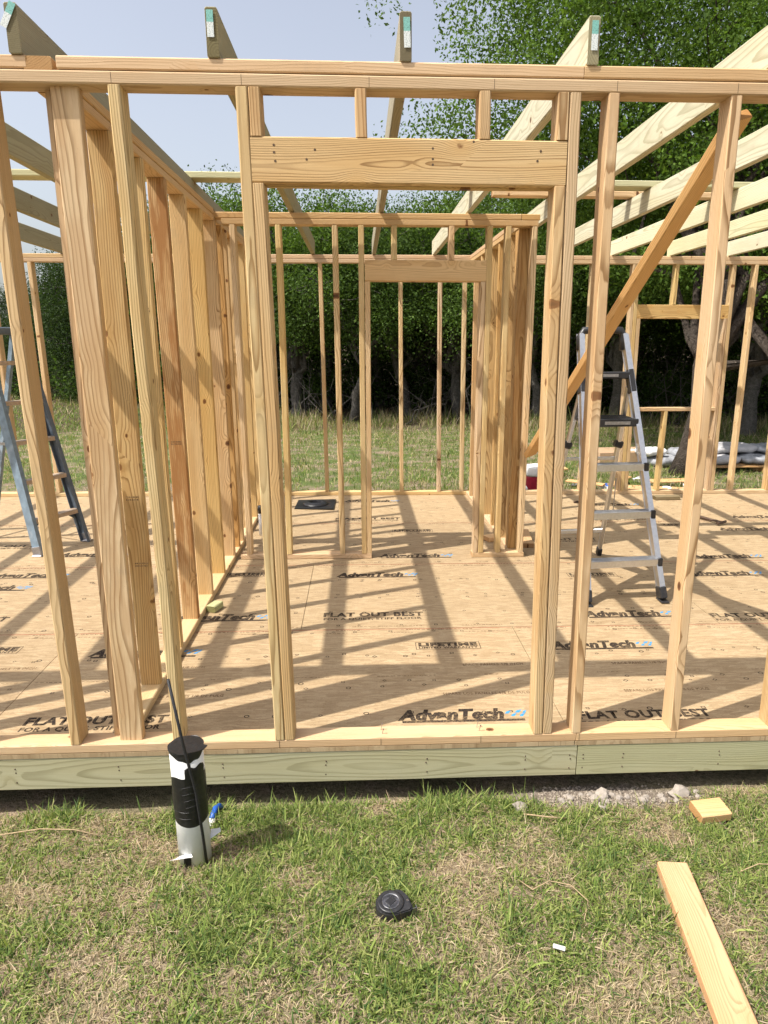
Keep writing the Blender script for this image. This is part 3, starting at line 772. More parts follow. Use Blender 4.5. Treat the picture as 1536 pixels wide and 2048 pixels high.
# ------------------------------------------------------------------ roof frame
roof = thing('roof_frame', 'row of pale treated rafters spanning from front wall to far wall', 'roof frame', (0.8, 2.4, 2.45))
ZR0, ZR1 = ZT + 2 * T + 0.003, ZFAR + 2 * T + 0.003
for k in range(-7, 11):
    x0 = 0.324 + 0.607 * k; x1 = 0.268 + 0.019 + 0.601 * k
    dark = k <= 1  # left rafters take the copy with shade in its colour
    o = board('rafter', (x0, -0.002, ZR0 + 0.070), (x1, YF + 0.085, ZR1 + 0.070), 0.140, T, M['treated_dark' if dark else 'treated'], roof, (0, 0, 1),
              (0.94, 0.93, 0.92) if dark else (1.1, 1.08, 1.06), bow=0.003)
    if k in (-1, 0, 1, 2):
        dx, dz, rot, h = {-1: (-0.008, 0.03, -0.5, 0.075), 0: (-0.004, 0.018, 0.0, 0.075), 1: (0.004, 0.005, 0.03, 0.085), 2: (0.002, 0.008, 0.0, 0.085)}[k]
        mb = MB(); mb.box((0, 0, 0), (0.021, 0.0008, h))
        M4 = Matrix.Translation((x0 + dx, -0.0048, ZR0 + 0.075 + dz)) @ Matrix.Rotation(-rot, 4, 'Y')
        mb.build('paper_tag', M['tag'], o, M4)
board('lateral_board', (XL, 2.33, ZR0 + 0.140 + T / 2 - 0.012), (2.2, 2.40, ZR0 + 0.140 + T / 2 - 0.012), 0.14, T, M['treated'], roof, (0, 1, 0), (1.0, 0.98, 0.92))
board('lateral_board', (2.21, 2.50, ZR0 + 0.140 + T / 2 - 0.012), (XR, 2.57, ZR0 + 0.140 + T / 2 - 0.012), 0.14, T, M['treated'], roof, (0, 1, 0))
board('lateral_board', (1.7, 2.80, ZR0 + 0.140 + T / 2 - 0.014), (XR, 2.86, ZR0 + 0.140 + T / 2 - 0.014), D, T, M['fir'], roof, (0, 1, 0), (1.05, 1.0, 0.9))

# ------------------------------------------------------------------ aluminium step ladder
def ladder_alu():
    t = thing('step_ladder', 'silver aluminium step ladder with black platform standing on the deck', 'ladder', (2.38, 2.0, 0))
    z0 = zf(2.4)
    H = 1.63
    fl, fr = Vector((2.150, 1.536, z0)), Vector((2.650, 1.576, z0))
    tl, tr = Vector((2.165, 2.05, H)), Vector((2.452, 2.06, H))
    def on(a, b, z): return a + (b - a) * ((z - z0) / (H - z0))
    for a, b in ((fl, tl), (fr, tr)):
        mb = MB()
        m_ = on(a, b, 0.06)
        mb.beam(m_, b, 0.028, 0.062, (0, 1, 0), 0.004)
        mb.beam(m_ + Vector((0, -0.034, 0)), b + Vector((0, -0.034, 0)), 0.034, 0.006, (0, 1, 0))
        mb.beam(m_ + Vector((0, 0.034, 0)), b + Vector((0, 0.034, 0)), 0.034, 0.006, (0, 1, 0))
        r = mb.build('rail', M['alu'], t)
        mb = MB(); mb.beam(on(a, b, 0.0), on(a, b, 0.075), 0.044, 0.082, (0, 1, 0), 0.006); mb.box(a + Vector((0, 0, 0.006)), (0.052, 0.095, 0.012), None, 0.003)
        mb.build('foot', M['plastic_black'], r)
    for z in (0.245, 0.535, 0.825):
        a, b = on(fl, tl, z), on(fr, tr, z)
        mb = MB(); mb.beam(a, b, 0.085, 0.010, (0, 0, 1))
        mb.beam(a + Vector((0, -0.042, -0.016)), b + Vector((0, -0.042, -0.016)), 0.004, 0.042, (0, 0, 1), 0.0)
        mb.beam(a + Vector((0, 0.040, -0.014)), b + Vector((0, 0.040, -0.014)), 0.004, 0.034, (0, 0, 1), 0.0)
        for q in (-0.03, -0.015, 0.0, 0.015, 0.03):
            mb.beam(a + Vector((0, q, 0.006)), b + Vector((0, q, 0.006)), 0.005, 0.003, (0, 0, 1))
        s_ = mb.build('step', M['alu'], t)
        for p in (a, b):
            mb = MB(); mb.box(p + Vector((0.008 if p is b else -0.008, -0.040, -0.014)), (0.030, 0.022, 0.055), None, 0.004)
            mb.build('step_cap', M['plastic_black'], s_)
    # platform
    zp = 1.095
    a, b = on(fl, tl, zp), on(fr, tr, zp)
    mb = MB()
    mb.beam(a + Vector((0.0, 0.10, 0)), b + Vector((0.0, 0.10, 0)), 0.27, 0.022, (0, 0, 1), 0.004)
    mb.beam(a + Vector((0, -0.036, -0.012)), b + Vector((0, -0.036, -0.012)), 0.012, 0.048, (0, 0, 1), 0.003)
    for q in range(7): mb.beam(a + Vector((0.03, 0.0 + q * 0.033, 0.013)), b + Vector((-0.03, 0.0 + q * 0.033, 0.013)), 0.008, 0.004, (0, 0, 1))
    pl = mb.build('platform', M['plastic_black'], t)
    mb = MB(); c = (a + b) / 2; mb.box(c + Vector((0.02, -0.0435, -0.012)), (0.20, 0.002, 0.020)); mb.build('label_strip', M['steel'], pl)
    # tool tray and knuckles
    zt = 1.375
    a, b = on(fl, tl, zt), on(fr, tr, zt)
    mb = MB(); mb.beam(a + Vector((0, -0.01, 0)), b + Vector((0, -0.01, 0)), 0.05, 0.045, (0, 0, 1), 0.006); tr_ = mb.build('tray_bar', M['plastic_black'], t)
    mb = MB(); mb.box((a + b) / 2 + Vector((0.02, -0.037, 0)), (0.10, 0.002, 0.018)); mb.build('label_strip', M['steel'], tr_)
    for p, q in ((fl, tl), (fr, tr)):
        mb = MB(); mb.beam(on(p, q, 1.262), on(p, q, 1.41), 0.042, 0.076, (0, 1, 0), 0.008); mb.build('knuckle', M['plastic_black'], t)
    # top handle: a bent bar
    mb = MB()
    mb.tube([tl + Vector((0, -0.01, -0.10)), tl + Vector((0, 0, -0.02)), tl + Vector((0.02, 0.0, 0.022)), (tl + tr) / 2 + Vector((0, 0, 0.032)), tr + Vector((-0.02, 0.0, 0.022)), tr + Vector((0, 0, -0.02)), tr + Vector((0, -0.01, -0.10))],
            [0.026, 0.027, 0.024, 0.021, 0.024, 0.027, 0.026], 12)
    mb.build('top_handle', M['plastic_black'], t, smooth=True)
    # rear legs
    rl, rr = Vector((2.09, 2.56, z0)), Vector((2.567, 2.594, z0))
    ul, ur = on(fl, tl, 1.30) + Vector((0.01, 0.03, 0)), on(fr, tr, 1.30) + Vector((-0.01, 0.03, 0))
    for a, b in ((rl, ul), (rr, ur)):
        mb = MB(); mb.beam(a + (b - a) * 0.03, b, 0.024, 0.040, (0, 1, 0), 0.003)
        r = mb.build('rear_leg', M['alu'], t)
        mb = MB(); mb.beam(a, a + (b - a) * 0.05, 0.034, 0.052, (0, 1, 0), 0.005); mb.build('foot', M['plastic_black'], r)
        mb = MB(); m_ = a + (b - a) * 0.70; mb.box(m_ + Vector((0.0, 0.0, 0)), (0.055, 0.06, 0.05), Matrix.Rotation(0.3, 3, 'Y'), 0.008); mb.build('clip', M['plastic_black'], r)
    mb = MB(); mb.beam(rl + (ul - rl) * 0.17, rr + (ur - rr) * 0.17, 0.03, 0.03, (0, 0, 1), 0.003); mb.build('rear_bar', M['alu'], t)
    mb = MB(); mb.beam(rl + (ul - rl) * 0.62, rr + (ur - rr) * 0.62, 0.014, 0.022, (0, 0, 1), 0.002); mb.build('rear_bar', M['alu'], t)
    mb = MB()
    mb.tube([(a + b) / 2 + Vector((0.03, 0.02, -0.28)), (a + b) / 2 + Vector((0.03, 0.0, 0.0))], 0.004, 6); mb.build('prop_wire', M['steel'], t)
ladder_alu()

# ------------------------------------------------------------------ blue fibreglass step ladder at the left
def ladder_blue():
    t = thing('step_ladder', 'weathered blue fibreglass step ladder cut off by the left edge of the photo', 'ladder', (-1.9, 3.0, 0))
    z0 = zf(-1.7)
    f1, f2 = Vector((-1.704, 2.697, z0)), Vector((-1.496, 3.108, z0))
    H = 1.62
    back_dir = Vector((-0.89, 0.435, 0))
    wd = (f2 - f1).normalized()
    t1, t2 = f1 + back_dir * 0.36 + wd * 0.06 + Vector((0, 0, H)), f2 + back_dir * 0.36 - wd * 0.06 + Vector((0, 0, H))
    def on(a, b, z): return a + (b - a) * ((z - z0) / H)
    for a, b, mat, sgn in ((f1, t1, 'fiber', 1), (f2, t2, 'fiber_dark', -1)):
        mb = MB()
        ax_ = (b - a).normalized()
        mb.beam(a, b, 0.080, 0.006, wd)
        for q in (-0.038, 0.038):
            mb.beam(a + back_dir * q + wd * 0.014 * sgn, b + back_dir * q + wd * 0.014 * sgn, 0.005, 0.030, wd)
        r = mb.build('rail', M[mat], t)
        mb = MB(); mb.beam(a + Vector((0, 0, 0.0)), on(a, b, z0 + 0.07), 0.088, 0.016, wd, 0.002); mb.box(a + Vector((0, 0, 0.005)), (0.07, 0.05, 0.010), None, 0.002); mb.build('foot', M['steel'], r)
    for i, z in enumerate((0.29, 0.58, 0.87, 1.16, 1.45)):
        a, b = on(f1, t1, z), on(f2, t2, z)
        mb = MB(); mb.beam(a, b, 0.078, 0.006, (0, 0, 1)); mb.beam(a - back_dir * 0.038 + Vector((0, 0, -0.012)), b - back_dir * 0.038 + Vector((0, 0, -0.012)), 0.004, 0.030, (0, 0, 1))
        s_ = mb.build('step', M['tread'], t)
        if i == 0:
            for p, d in ((a, 1), (b, -1)):
                mb = MB(); mb.tube([p + wd * 0.10 * d + Vector((0, 0, -0.015)), p + wd * 0.03 * d + Vector((0, 0, -0.07)), p + wd * 0.008 * d + Vector((0, 0, -0.17))], 0.010, 6); mb.build('gusset', M['fiber_dark'], s_)
    r1, r2 = f1 + back_dir * 1.02 + wd * 0.05, f2 + back_dir * 1.02 - wd * 0.05
    for a, b in ((r1, t1 + back_dir * 0.10), (r2, t2 + back_dir * 0.10)):
        mb = MB(); mb.beam(a, b, 0.045, 0.026, wd, 0.002); mb.build('rear_leg', M['fiber'], t)
    for z in (0.35, 0.95):
        a = r1 + (t1 + back_dir * 0.1 - r1) * z / H; b = r2 + (t2 + back_dir * 0.1 - r2) * z / H
        mb = MB(); mb.beam(a, b, 0.02, 0.03, (0, 0, 1)); mb.build('rear_bar', M['tread'], t)
    mb = MB()
    c = (t1 + t2) / 2 + back_dir * 0.05 + Vector((0, 0, 0.03))
    rot = Matrix((wd, Vector((-wd.y, wd.x, 0)), Vector((0, 0, 1)))).transposed()
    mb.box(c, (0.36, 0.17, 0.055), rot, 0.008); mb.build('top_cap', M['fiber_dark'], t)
    a = on(f1, t1, 0.86); b = r1 + (t1 + back_dir * 0.1 - r1) * 0.5
    mb = MB(); mb.beam(a, b, 0.004, 0.022, (0, 0, 1)); mb.build('spreader', M['steel'], t)
ladder_blue()

# ------------------------------------------------------------------ things on the deck
# roof-jack flashing, lying on the deck
fl = thing('pipe_flashing', 'black rubber pipe flashing lying flat on the deck near the far wall', 'flashing', (0.27, 4.38, zf(0.27)))
mb = MB(); zt_ = zf(0.27)
mb.add([(0.072, 4.20, zt_ + 0.010), (0.455, 4.15, zt_ + 0.014), (0.461, 4.59, zt_ + 0.012), (0.076, 4.60, zt_ + 0.008), (0.072, 4.20, zt_ + 0.004), (0.455, 4.15, zt_ + 0.006), (0.461, 4.59, zt_ + 0.004), (0.076, 4.60, zt_ + 0.003)],
       [(0, 1, 2, 3), (7, 6, 5, 4), (4, 5, 1, 0), (5, 6, 2, 1), (6, 7, 3, 2), (7, 4, 0, 3)])
mb.build('base_sheet', M['tape'], fl)
mb = MB(); mb.lathe([(0.13, 0.0), (0.125, 0.008), (0.10, 0.022), (0.075, 0.03), (0.062, 0.028), (0.058, 0.012)], 28, (0.27, 4.36, zt_ + 0.013)); mb.build('collar', M['tape'], fl, smooth=True)
# vent stub by the left partition
st = thing('pipe_stub', 'thin white pipe stub with black cap beside the left partition', 'pipe', (-0.108, 3.25, 0))
mb = MB(); mb.tube([(-0.108, 3.25, 0.0), (-0.108, 3.25, 0.215)], 0.0215, 20); mb.build('pipe', M['pvc'], st, smooth=True)
mb = MB(); mb.lathe([(0.024, 0.0), (0.025, 0.03), (0.023, 0.062), (0.012, 0.066)], 20, (-0.108, 3.25, 0.200)); mb.build('cap', M['tape'], st, smooth=True)
mb = MB(); mb.box((-0.115, 3.30, 0.003), (0.11, 0.10, 0.005)); mb.build('floor_hole', M['plastic_black'], st)
# offcuts
def offcut(label, c, size, rz, mat, color=(1, 1, 1), end_tag=False, rx=0.0):
    mt = Matrix.Rotation(rz, 4, 'Z') @ Matrix.Rotation(rx, 4, 'X')
    p0 = Vector(c) + mt.to_3x3() @ Vector((-size[0] / 2, 0, 0)); p1 = Vector(c) + mt.to_3x3() @ Vector((size[0] / 2, 0, 0))
    o = board('wood_offcut', p0, p1, size[1], size[2], M[mat], None, mt.to_3x3() @ Vector((0, 1, 0)), color, bow=0)
    tag(o, label, 'wood scrap')
    if end_tag:
        mb = MB(); mb.box((0, 0, size[0] / 2 + 0.0008), (0.026, 0.05, 0.0006)); mb.build('paper_tag', M['tag'], o, W[o].copy())
    return o
offcut('small green treated block resting against the left partition bottom plate', (-0.150, 1.535, zf(-0.15) + 0.0215), (0.10, 0.060, 0.040), 1.25, 'treated', (0.9, 0.95, 0.7), True)
offcut('small dark offcut on the deck in front of the far window', (3.937, 4.56, zf(3.9) + 0.0205), (0.27, 0.089, 0.038), 0.05, 'treated_dark', (0.7, 0.62, 0.5))
offcut('short board scrap on the deck behind the short right partition', (2.09, 3.02, zf(2.1) + 0.0205), (0.45, 0.089, 0.038), 1.45, 'fir', (0.95, 0.85, 0.75))
offcut('plywood-coloured scrap lying flat inside the short right partition', (1.83, 3.05, zf(1.8) + 0.0195), (0.16, 0.11, 0.036), 0.4, 'fir', (1.1, 1.0, 0.9))
# hammer
hm = thing('hammer', 'claw hammer with dark handle lying on the deck at right', 'hammer', (3.95, 3.6, zf(3.9)))
hz = zf(3.9) + 0.02
a, b = Vector((3.875, 3.76, hz)), Vector((3.995, 3.47, hz + 0.004))
mb = MB(); mb.tube([a, a + (b - a) * 0.4, b], [0.016, 0.013, 0.010], 10); mb.build('handle', M['rust'], hm, smooth=True)
d = (b - a).normalized(); pz = Vector((-d.y, d.x, 0))
mb = MB(); mb.tube([b - pz * 0.065, b - pz * 0.050, b - pz * 0.04, b], [0.016, 0.016, 0.011, 0.013], 10); mb.tube([b, b + pz * 0.04 + Vector((0, 0, 0.006)), b + pz * 0.085 - d * 0.03 + Vector((0, 0, 0.0))], [0.013, 0.012, 0.004], 8)
mb.build('head', M['rust'], hm, smooth=True)
mb = MB()
mb.tube([(1.66, 4.35, 0.012), (1.68, 4.36, 0.016), (1.75, 4.34, 0.012)], 0.006, 6)
mb2 = MB(); mb2.box((2.98, 4.42, zf(3) + 0.012), (0.16, 0.022, 0.02), Matrix.Rotation(0.15, 3, 'Z'), 0.004)
tag(mb2.build('hand_tool', M['rust'], None), 'thin dark tool lying on the deck behind the step ladder', 'tool')

# ------------------------------------------------------------------ foreground things on the grass
pt = thing('wrapped_pipe', 'white pipe wrapped in black tape standing in the grass before the wall', 'pipe', (0.158, -0.37, -0.2))
PX, PY, PB, PT, PR = 0.158, -0.372, -0.24, 0.256, 0.0555
mb = MB(); mb.lathe([(PR, PB), (PR, PT - 0.004), (PR - 0.004, PT)], 40, (PX, PY, 0)); mb.build('pipe', M['pvc'], pt, smooth=True)
def wrap(name, z0f, z1f, off=0.0012, n=64, a0=0.0, a1=2 * math.pi, mat='tape', par=pt):
    """A band of tape round the pipe with uneven edges."""
    vs, fs = [], []
    rows_ = 7
    for j in range(n + 1):
        a = a0 + (a1 - a0) * j / n
        lo, hi = z0f(a), z1f(a)
        for i in range(rows_):
            z = lo + (hi - lo) * i / (rows_ - 1)
            r = PR + off + 0.0011 * ((math.sin(z * 260 + a * 0.6) > 0.5)) + 0.0006 * math.sin(a * 7 + z * 40)
            if i in (0, rows_ - 1): r = PR + 0.0002
            vs.append((PX + r * math.cos(a), PY + r * math.sin(a), z))
    for j in range(n):
        for i in range(rows_ - 1):
            p = j * rows_ + i
            fs.append((p, p + rows_, p + rows_ + 1, p + 1))
    mb = MB(); mb.add(vs, fs); return mb.build(name, M[mat], par, smooth=True)
band = wrap('tape_wrap', lambda a: -0.020 + 0.006 * math.sin(a * 2 + 1), lambda a: 0.160 + 0.009 * math.sin(a + 2.5) + 0.004 * math.sin(5 * a))
mb = MB()                                             # fine silver wrinkles along the tape turns
for zz_ in (0.005, 0.03, 0.053, 0.078, 0.102, 0.128):
    a0 = 3.5 + 1.2 * ((zz_ * 37.7) % 1); n = 10
    mb.tube([(PX + (PR + 0.0024) * math.cos(a0 + 0.13 * j), PY + (PR + 0.0024) * math.sin(a0 + 0.13 * j), zz_ + 0.002 * math.sin(j * 0.5) + 0.0008 * j) for j in range(n)], 0.0004, 4)
mb.build('tape_crease', M['plastic_black'], band)['kind'] = 'stuff'
wrap('tape_patch', lambda a: 0.135, lambda a: 0.202 + 0.004 * math.sin(a * 9), 0.0022, 16, 4.78, 6.1)
capo = wrap('tape_cap', lambda a: PT - 0.012 - 0.026 * max(0, math.sin((a - 4.0) * 1.3)) ** 1.2 * (0.85 + 0.15 * math.sin(a * 9)) * (a > 4.0), lambda a: PT + 0.001, 0.0018, 48)
mb = MB()
ring = [(PX + (PR + 0.004 + (0.016 if 5.2 < 2 * math.pi * j / 40 < 6.2 else 0)) * math.cos(2 * math.pi * j / 40), PY + (PR + 0.004) * math.sin(2 * math.pi * j / 40), PT + 0.0022 + 0.0012 * math.sin(j)) for j in range(40)]
mb.add(ring + [(x, y, z + 0.002) for x, y, z in ring], [tuple(range(39, -1, -1)), tuple(range(40, 80))] + [(j, (j + 1) % 40, 40 + (j + 1) % 40, 40 + j) for j in range(40)])
mb.build('tape_lid', M['tape'], capo)
mb = MB()                                             # torn flap of wrapping near the base, dark slot under it
fx, fy = PX - 0.028, PY - PR * 0.92
mb.add([(fx - 0.010, fy + 0.002, -0.140), (fx + 0.030, fy - 0.004, -0.128), (fx + 0.036, fy - 0.010, -0.137), (fx - 0.038, fy - 0.030, -0.132), (fx - 0.022, fy - 0.016, -0.137)], [(0, 1, 2), (0, 2, 4), (4, 2, 3)])
mb.build('torn_flap', M['white'], pt)
wrap('torn_slot', lambda a: -0.235, lambda a: -0.146, 0.0016, 10, 4.22, 4.72)
mb = MB()
mb.add([(PX + 0.050, PY + 0.04, -0.105), (PX + 0.085, PY + 0.036, -0.098), (PX + 0.088, PY + 0.026, -0.106), (PX + 0.052, PY + 0.012, -0.125)], [(0, 1, 2, 3)]); mb.build('torn_flap', M['white'], pt)
rod = MB(); rod.tube([(0.206, -0.405, -0.22), (0.205, -0.43, -0.05), (0.196, -0.436, 0.12), (0.168, -0.437, 0.30), (0.1365, -0.428, 0.531)], 0.0052, 8)
tag(rod.build('metal_rod', M['rebar'], None, smooth=True), 'thin black rod leaning up beside the tape-wrapped pipe', 'rod')
mb = MB(); mb.tube([(0.163, -0.155, -0.235), (0.167, -0.13, -0.200), (0.172, -0.10, -0.190), (0.178, -0.065, -0.205), (0.182, -0.03, -0.25)], 0.0115, 12)
hose = tag(mb.build('blue_tube', M['blue'], None, smooth=True), 'short bright blue tube coming out of the grass behind the wrapped pipe', 'tube')
mb = MB(); mb.tube([(0.162, -0.170, -0.235), (0.1655, -0.142, -0.205)], 0.016, 12); mb.build('white_sleeve', M['white'], hose, smooth=True)

# tape measure
tx, ty = 0.835, -0.775
tzg = float(gz(tx, ty)) + 0.012
tm = thing('tape_measure', 'black pocket tape measure lying on its side in the grass', 'tape measure', (tx, ty, tzg))
RT = Matrix.Translation((tx, ty, tzg)) @ Matrix.Rotation(0.30, 4, 'Z') @ Matrix.Rotation(0.12, 4, 'X')
poly = [(0.045 * math.cos(a), 0.042 * math.sin(a)) for a in np.linspace(math.radians(60), math.radians(255), 16)] + [(0.0, -0.044), (0.048, -0.043), (0.058, -0.034), (0.058, 0.006), (0.048, 0.030), (0.034, 0.040)]
mb = MB(); mb.prism(poly, 0.003, 0.028)
po2 = [(x * 0.94, y * 0.94) for x, y in poly]; mb.prism(po2, 0.0, 0.032)
bd = mb.build('case', M['plastic_black'], tm, RT)
mb = MB(); mb.lathe([(0.040, 0.032), (0.0395, 0.0355), (0.036, 0.0368), (0.026, 0.036), (0.024, 0.0335)], 32); mb.build('side_ring', M['plastic_black'], tm, RT, True)
mb = MB(); mb.lathe([(0.0262, 0.0360), (0.0262, 0.0370), (0.0252, 0.0370), (0.0252, 0.036)], 32); mb.build('rim_line', M['steel'], tm, RT, True)
mb = MB(); mb.box((0, 0, 0.0355), (0.030, 0.022, 0.004), Matrix.Rotation(0.5, 3, 'Z'), 0.0015); mb.build('badge', M['plastic_black'], tm, RT)
mb = MB(); mb.tube([(0.049, -0.010, 0.030), (0.050, -0.010, 0.0335)], 0.0042, 10); mb.build('screw', M['steel'], tm, RT)
mb = MB(); mb.box((0.063, -0.036, 0.016), (0.014, 0.0015, 0.018)); mb.box((0.0705, -0.032, 0.016), (0.0015, 0.012, 0.018)); mb.build('hook', M['steel'], tm, RT)

# long two-by-four on the grass and a block
zb0, zb1 = float(gz(1.70, -0.68)) + 0.045, float(gz(1.60, -1.4)) + 0.055
bo = board('loose_board', (1.752, -0.655, zb0), (1.600, -1.62, zb1 + 0.01), 0.095, T, M['fir'], None, (1, 0.15, 0), (1.04, 0.86, 0.74))
tag(bo, 'long two-by-four lying on the grass at the lower right corner', 'board')
mb = MB(); mb.box((-0.0195, 0, 0.12), (0.0006, 0.09, 0.0022)); 
mb.build('pencil_line', M['pencil'], bo, W[bo].copy())
o = offcut('short pale two-by-four block lying in the grass near the rim board', (2.095, -0.235, float(gz(2.1, -0.25)) + 0.036), (0.125, 0.089, T), 0.12, 'fir', (1.02, 0.91, 0.80), rx=0.12)
under = board('wood_shim', (1.700, -0.695, zb0 - 0.022), (1.674, -0.84, zb0 - 0.018), 0.03, 0.016, M['treated_dark'], None, (0.3, 0, 1), (0.6, 0.6, 0.6))
tag(under, 'thin grey shim sticking out under the far end of the loose two-by-four', 'wood scrap')

# rocks
def rock(name, c, r, seed, sq=(1, 1, 0.7)):
    bm = bmesh.new(); bmesh.ops.create_icosphere(bm, subdivisions=2, radius=1.0)
    rr = np.random.default_rng(seed)
    dirs = rr.normal(size=(9, 3)); dirs /= np.linalg.norm(dirs, axis=1)[:, None]
    cut = rr.uniform(0.62, 0.92, 9)
    for v in bm.verts:
        p = np.array(v.co)
        for d_, c_ in zip(dirs, cut):
            e = p @ d_ - c_
            if e > 0: p = p - d_ * e
        p = p * (1 + 0.05 * rr.normal())
        v.co = Vector((p[0] * sq[0], p[1] * sq[1], p[2] * sq[2])) * r
    me = bpy.data.meshes.new(name); bm.to_mesh(me); bm.free()
    return link(name, me, M['rock'], None, Matrix.Translation(c) @ Matrix.Rotation(seed * 1.7, 4, 'Z'))
named = [((1.368, -0.150), 0.036, 'grey rock lying alone in the grass in front of the doorway'),
         ((1.722, -0.085), 0.040, 'largest pale rock in the bare dirt under the right rim board'),
         ((2.050, -0.060), 0.050, 'chunky white limestone rock beside the short pale block'),
         ((1.690, -0.165), 0.026, 'small rock at the near edge of the bare dirt patch')]
for i, ((x, y), r, lab) in enumerate(named):
    tag(rock('rock', (x, y, float(gz(x, y)) + r * 0.35), r, 11 + i, (1, 0.8, 0.65)), lab, 'rock', 'rocks by the rim board')
for i in range(26):
    x = 1.56 + (i % 13) * 0.050 + random.uniform(-0.03, 0.03); y = random.uniform(-0.13, -0.01)
    r = random.uniform(0.009, 0.024)
    tag(rock('rock', (x, y, float(gz(x, y)) + r * 0.3), r, 40 + i, (1, random.uniform(0.7, 1), 0.7)), 'small pale limestone rock in the dirt strip under the right rim board', 'rock', 'small rocks in the dirt strip')
# gravel: too many to count
mb = MB()
for i in range(900):
    x = rng.normal(1.72, 0.17); y = rng.uniform(-0.15, 0.06); r = abs(rng.normal(0.003, 0.002)) + 0.0015
    z = float(gz(x, y)) + r * 0.4
    pts = [(x + r * 1.2 * rng.uniform(.7, 1.2), y, z), (x, y + r * rng.uniform(.7, 1.2), z), (x - r * rng.uniform(.7, 1.3), y, z), (x, y - r * rng.uniform(.7, 1.2), z), (x, y, z + r), (x, y, z - r)]
    mb.add(pts, [(0, 1, 4), (1, 2, 4), (2, 3, 4), (3, 0, 4), (1, 0, 5), (2, 1, 5), (3, 2, 5), (0, 3, 5)])
tag(mb.build('gravel', M['gravel'], None), 'loose gravel and crumbs of limestone in the bare dirt', 'gravel', kind='stuff')
mb = MB(); xw, yw_ = 1.33, -0.92
mb.tube([(1.285, -0.945, float(gz(1.285, -0.945)) + 0.024), (1.316, -0.957, float(gz(1.3, -0.95)) + 0.022)], 0.006, 8)
tag(mb.build('paper_scrap', M['paper'], None), 'tiny white scrap lying in the grass between tape measure and board', 'litter')
# dead stems lying on the lawn
def stem(pts, r, lab):
    mb = MB(); mb.tube([(x, y, float(gz(x, y)) + 0.020 + h) for x, y, h in pts], r * 0.75, 6)
    tag(mb.build('dead_stem', M['dry'], None, smooth=True), lab, 'twig', 'dead stems on the lawn')
stem([(1.83, -0.50, 0.005), (1.835, -0.44, 0.02), (1.85, -0.40, 0.02), (1.90, -0.385, 0.01)], 0.0022, 'curled dry stem above the far end of the loose two-by-four')
stem([(1.40, -0.86, 0.0), (1.43, -0.80, 0.012), (1.40, -0.72, 0.012), (1.34, -0.69, 0.01), (1.28, -0.72, 0.006), (1.25, -0.66, 0.0)], 0.0022, 'bent dry stem in the grass between tape measure and loose board')
stem([(-0.62, -0.23, 0.005), (-0.45, -0.21, 0.012), (-0.32, -0.215, 0.008), (-0.22, -0.24, 0.0)], 0.003, 'pale dry stick lying in the grass at the far left under the rim board')
stem([(0.52, -0.90, -0.004), (0.60, -0.835, 0.006), (0.69, -0.785, 0.004), (0.78, -0.72, 0.008)], 0.0015, 'straight dry stem lying just left of the tape measure')
stem([(1.98, -0.66, 0.0), (2.05, -0.64, 0.012), (2.12, -0.65, 0.010), (2.20, -0.63, 0.0)], 0.0025, 'dry stem lying just right of the loose two-by-four')
stem([(1.37, -0.21, 0.0), (1.40, -0.235, 0.01), (1.45, -0.25, 0.01), (1.52, -0.25, 0.0)], 0.004, 'thick dry stem beside the lone grey rock')

# ------------------------------------------------------------------ yard behind the house
gb = float(gz(2.75, 5.6))
jg = thing('water_jug', 'round red drink cooler with white lid standing behind the far wall', 'cooler', (2.79, 5.62, gb))
mb = MB(); mb.lathe([(0.125, 0.0), (0.138, 0.02), (0.142, 0.24), (0.143, 0.262)], 32, (2.79, 5.62, gb)); mb.build('body', M['red'], jg, smooth=True)
mb = MB(); mb.lathe([(0.149, 0.262), (0.151, 0.28), (0.149, 0.355), (0.138, 0.37), (0.09, 0.378), (0.05, 0.39), (0.02, 0.392)], 32, (2.79, 5.62, gb)); mb.build('lid', M['white'], jg, smooth=True)
mb = MB(); mb.box((2.79, 5.475, gb + 0.05), (0.035, 0.05, 0.03), None, 0.006); mb.build('spout', M['white'], jg)
gy_ = float(gz(4.7, 8.0))
bx = thing('cardboard_box', 'flat brown cardboard box lying on the lawn behind the ladder', 'box', (4.7, 8.1, gy_))
mb = MB(); mb.box((4.70, 8.1, gy_ + 0.10), (0.85, 0.55, 0.20), Matrix.Rotation(0.06, 3, 'Z'), 0.004); q_ = mb.build('carton', M['card'], bx)
mb = MB(); mb.box((4.78, 8.05, gy_ + 0.203), (0.30, 0.16, 0.004), Matrix.Rotation(0.1, 3, 'Z')); mb.build('paper_label', M['paper'], bx)
pal = thing('pallet', 'low wooden pallet under the plastic-wrapped bags at right', 'pallet', (6.35, 7.6, gy_))
for i in range(6): board('slat', (5.45, 7.05 + i * 0.21, gy_ + 0.10), (7.3, 7.05 + i * 0.21, gy_ + 0.10), 0.10, 0.02, M['fir'], pal, (0, 1, 0), (0.8, 0.65, 0.5))
for x in (5.5, 6.4, 7.25): board('runner', (x, 6.98, gy_ + 0.045), (x, 8.2, gy_ + 0.045), 0.085, 0.04, M['fir'], pal, (0, 0, 1), (0.8, 0.65, 0.5))
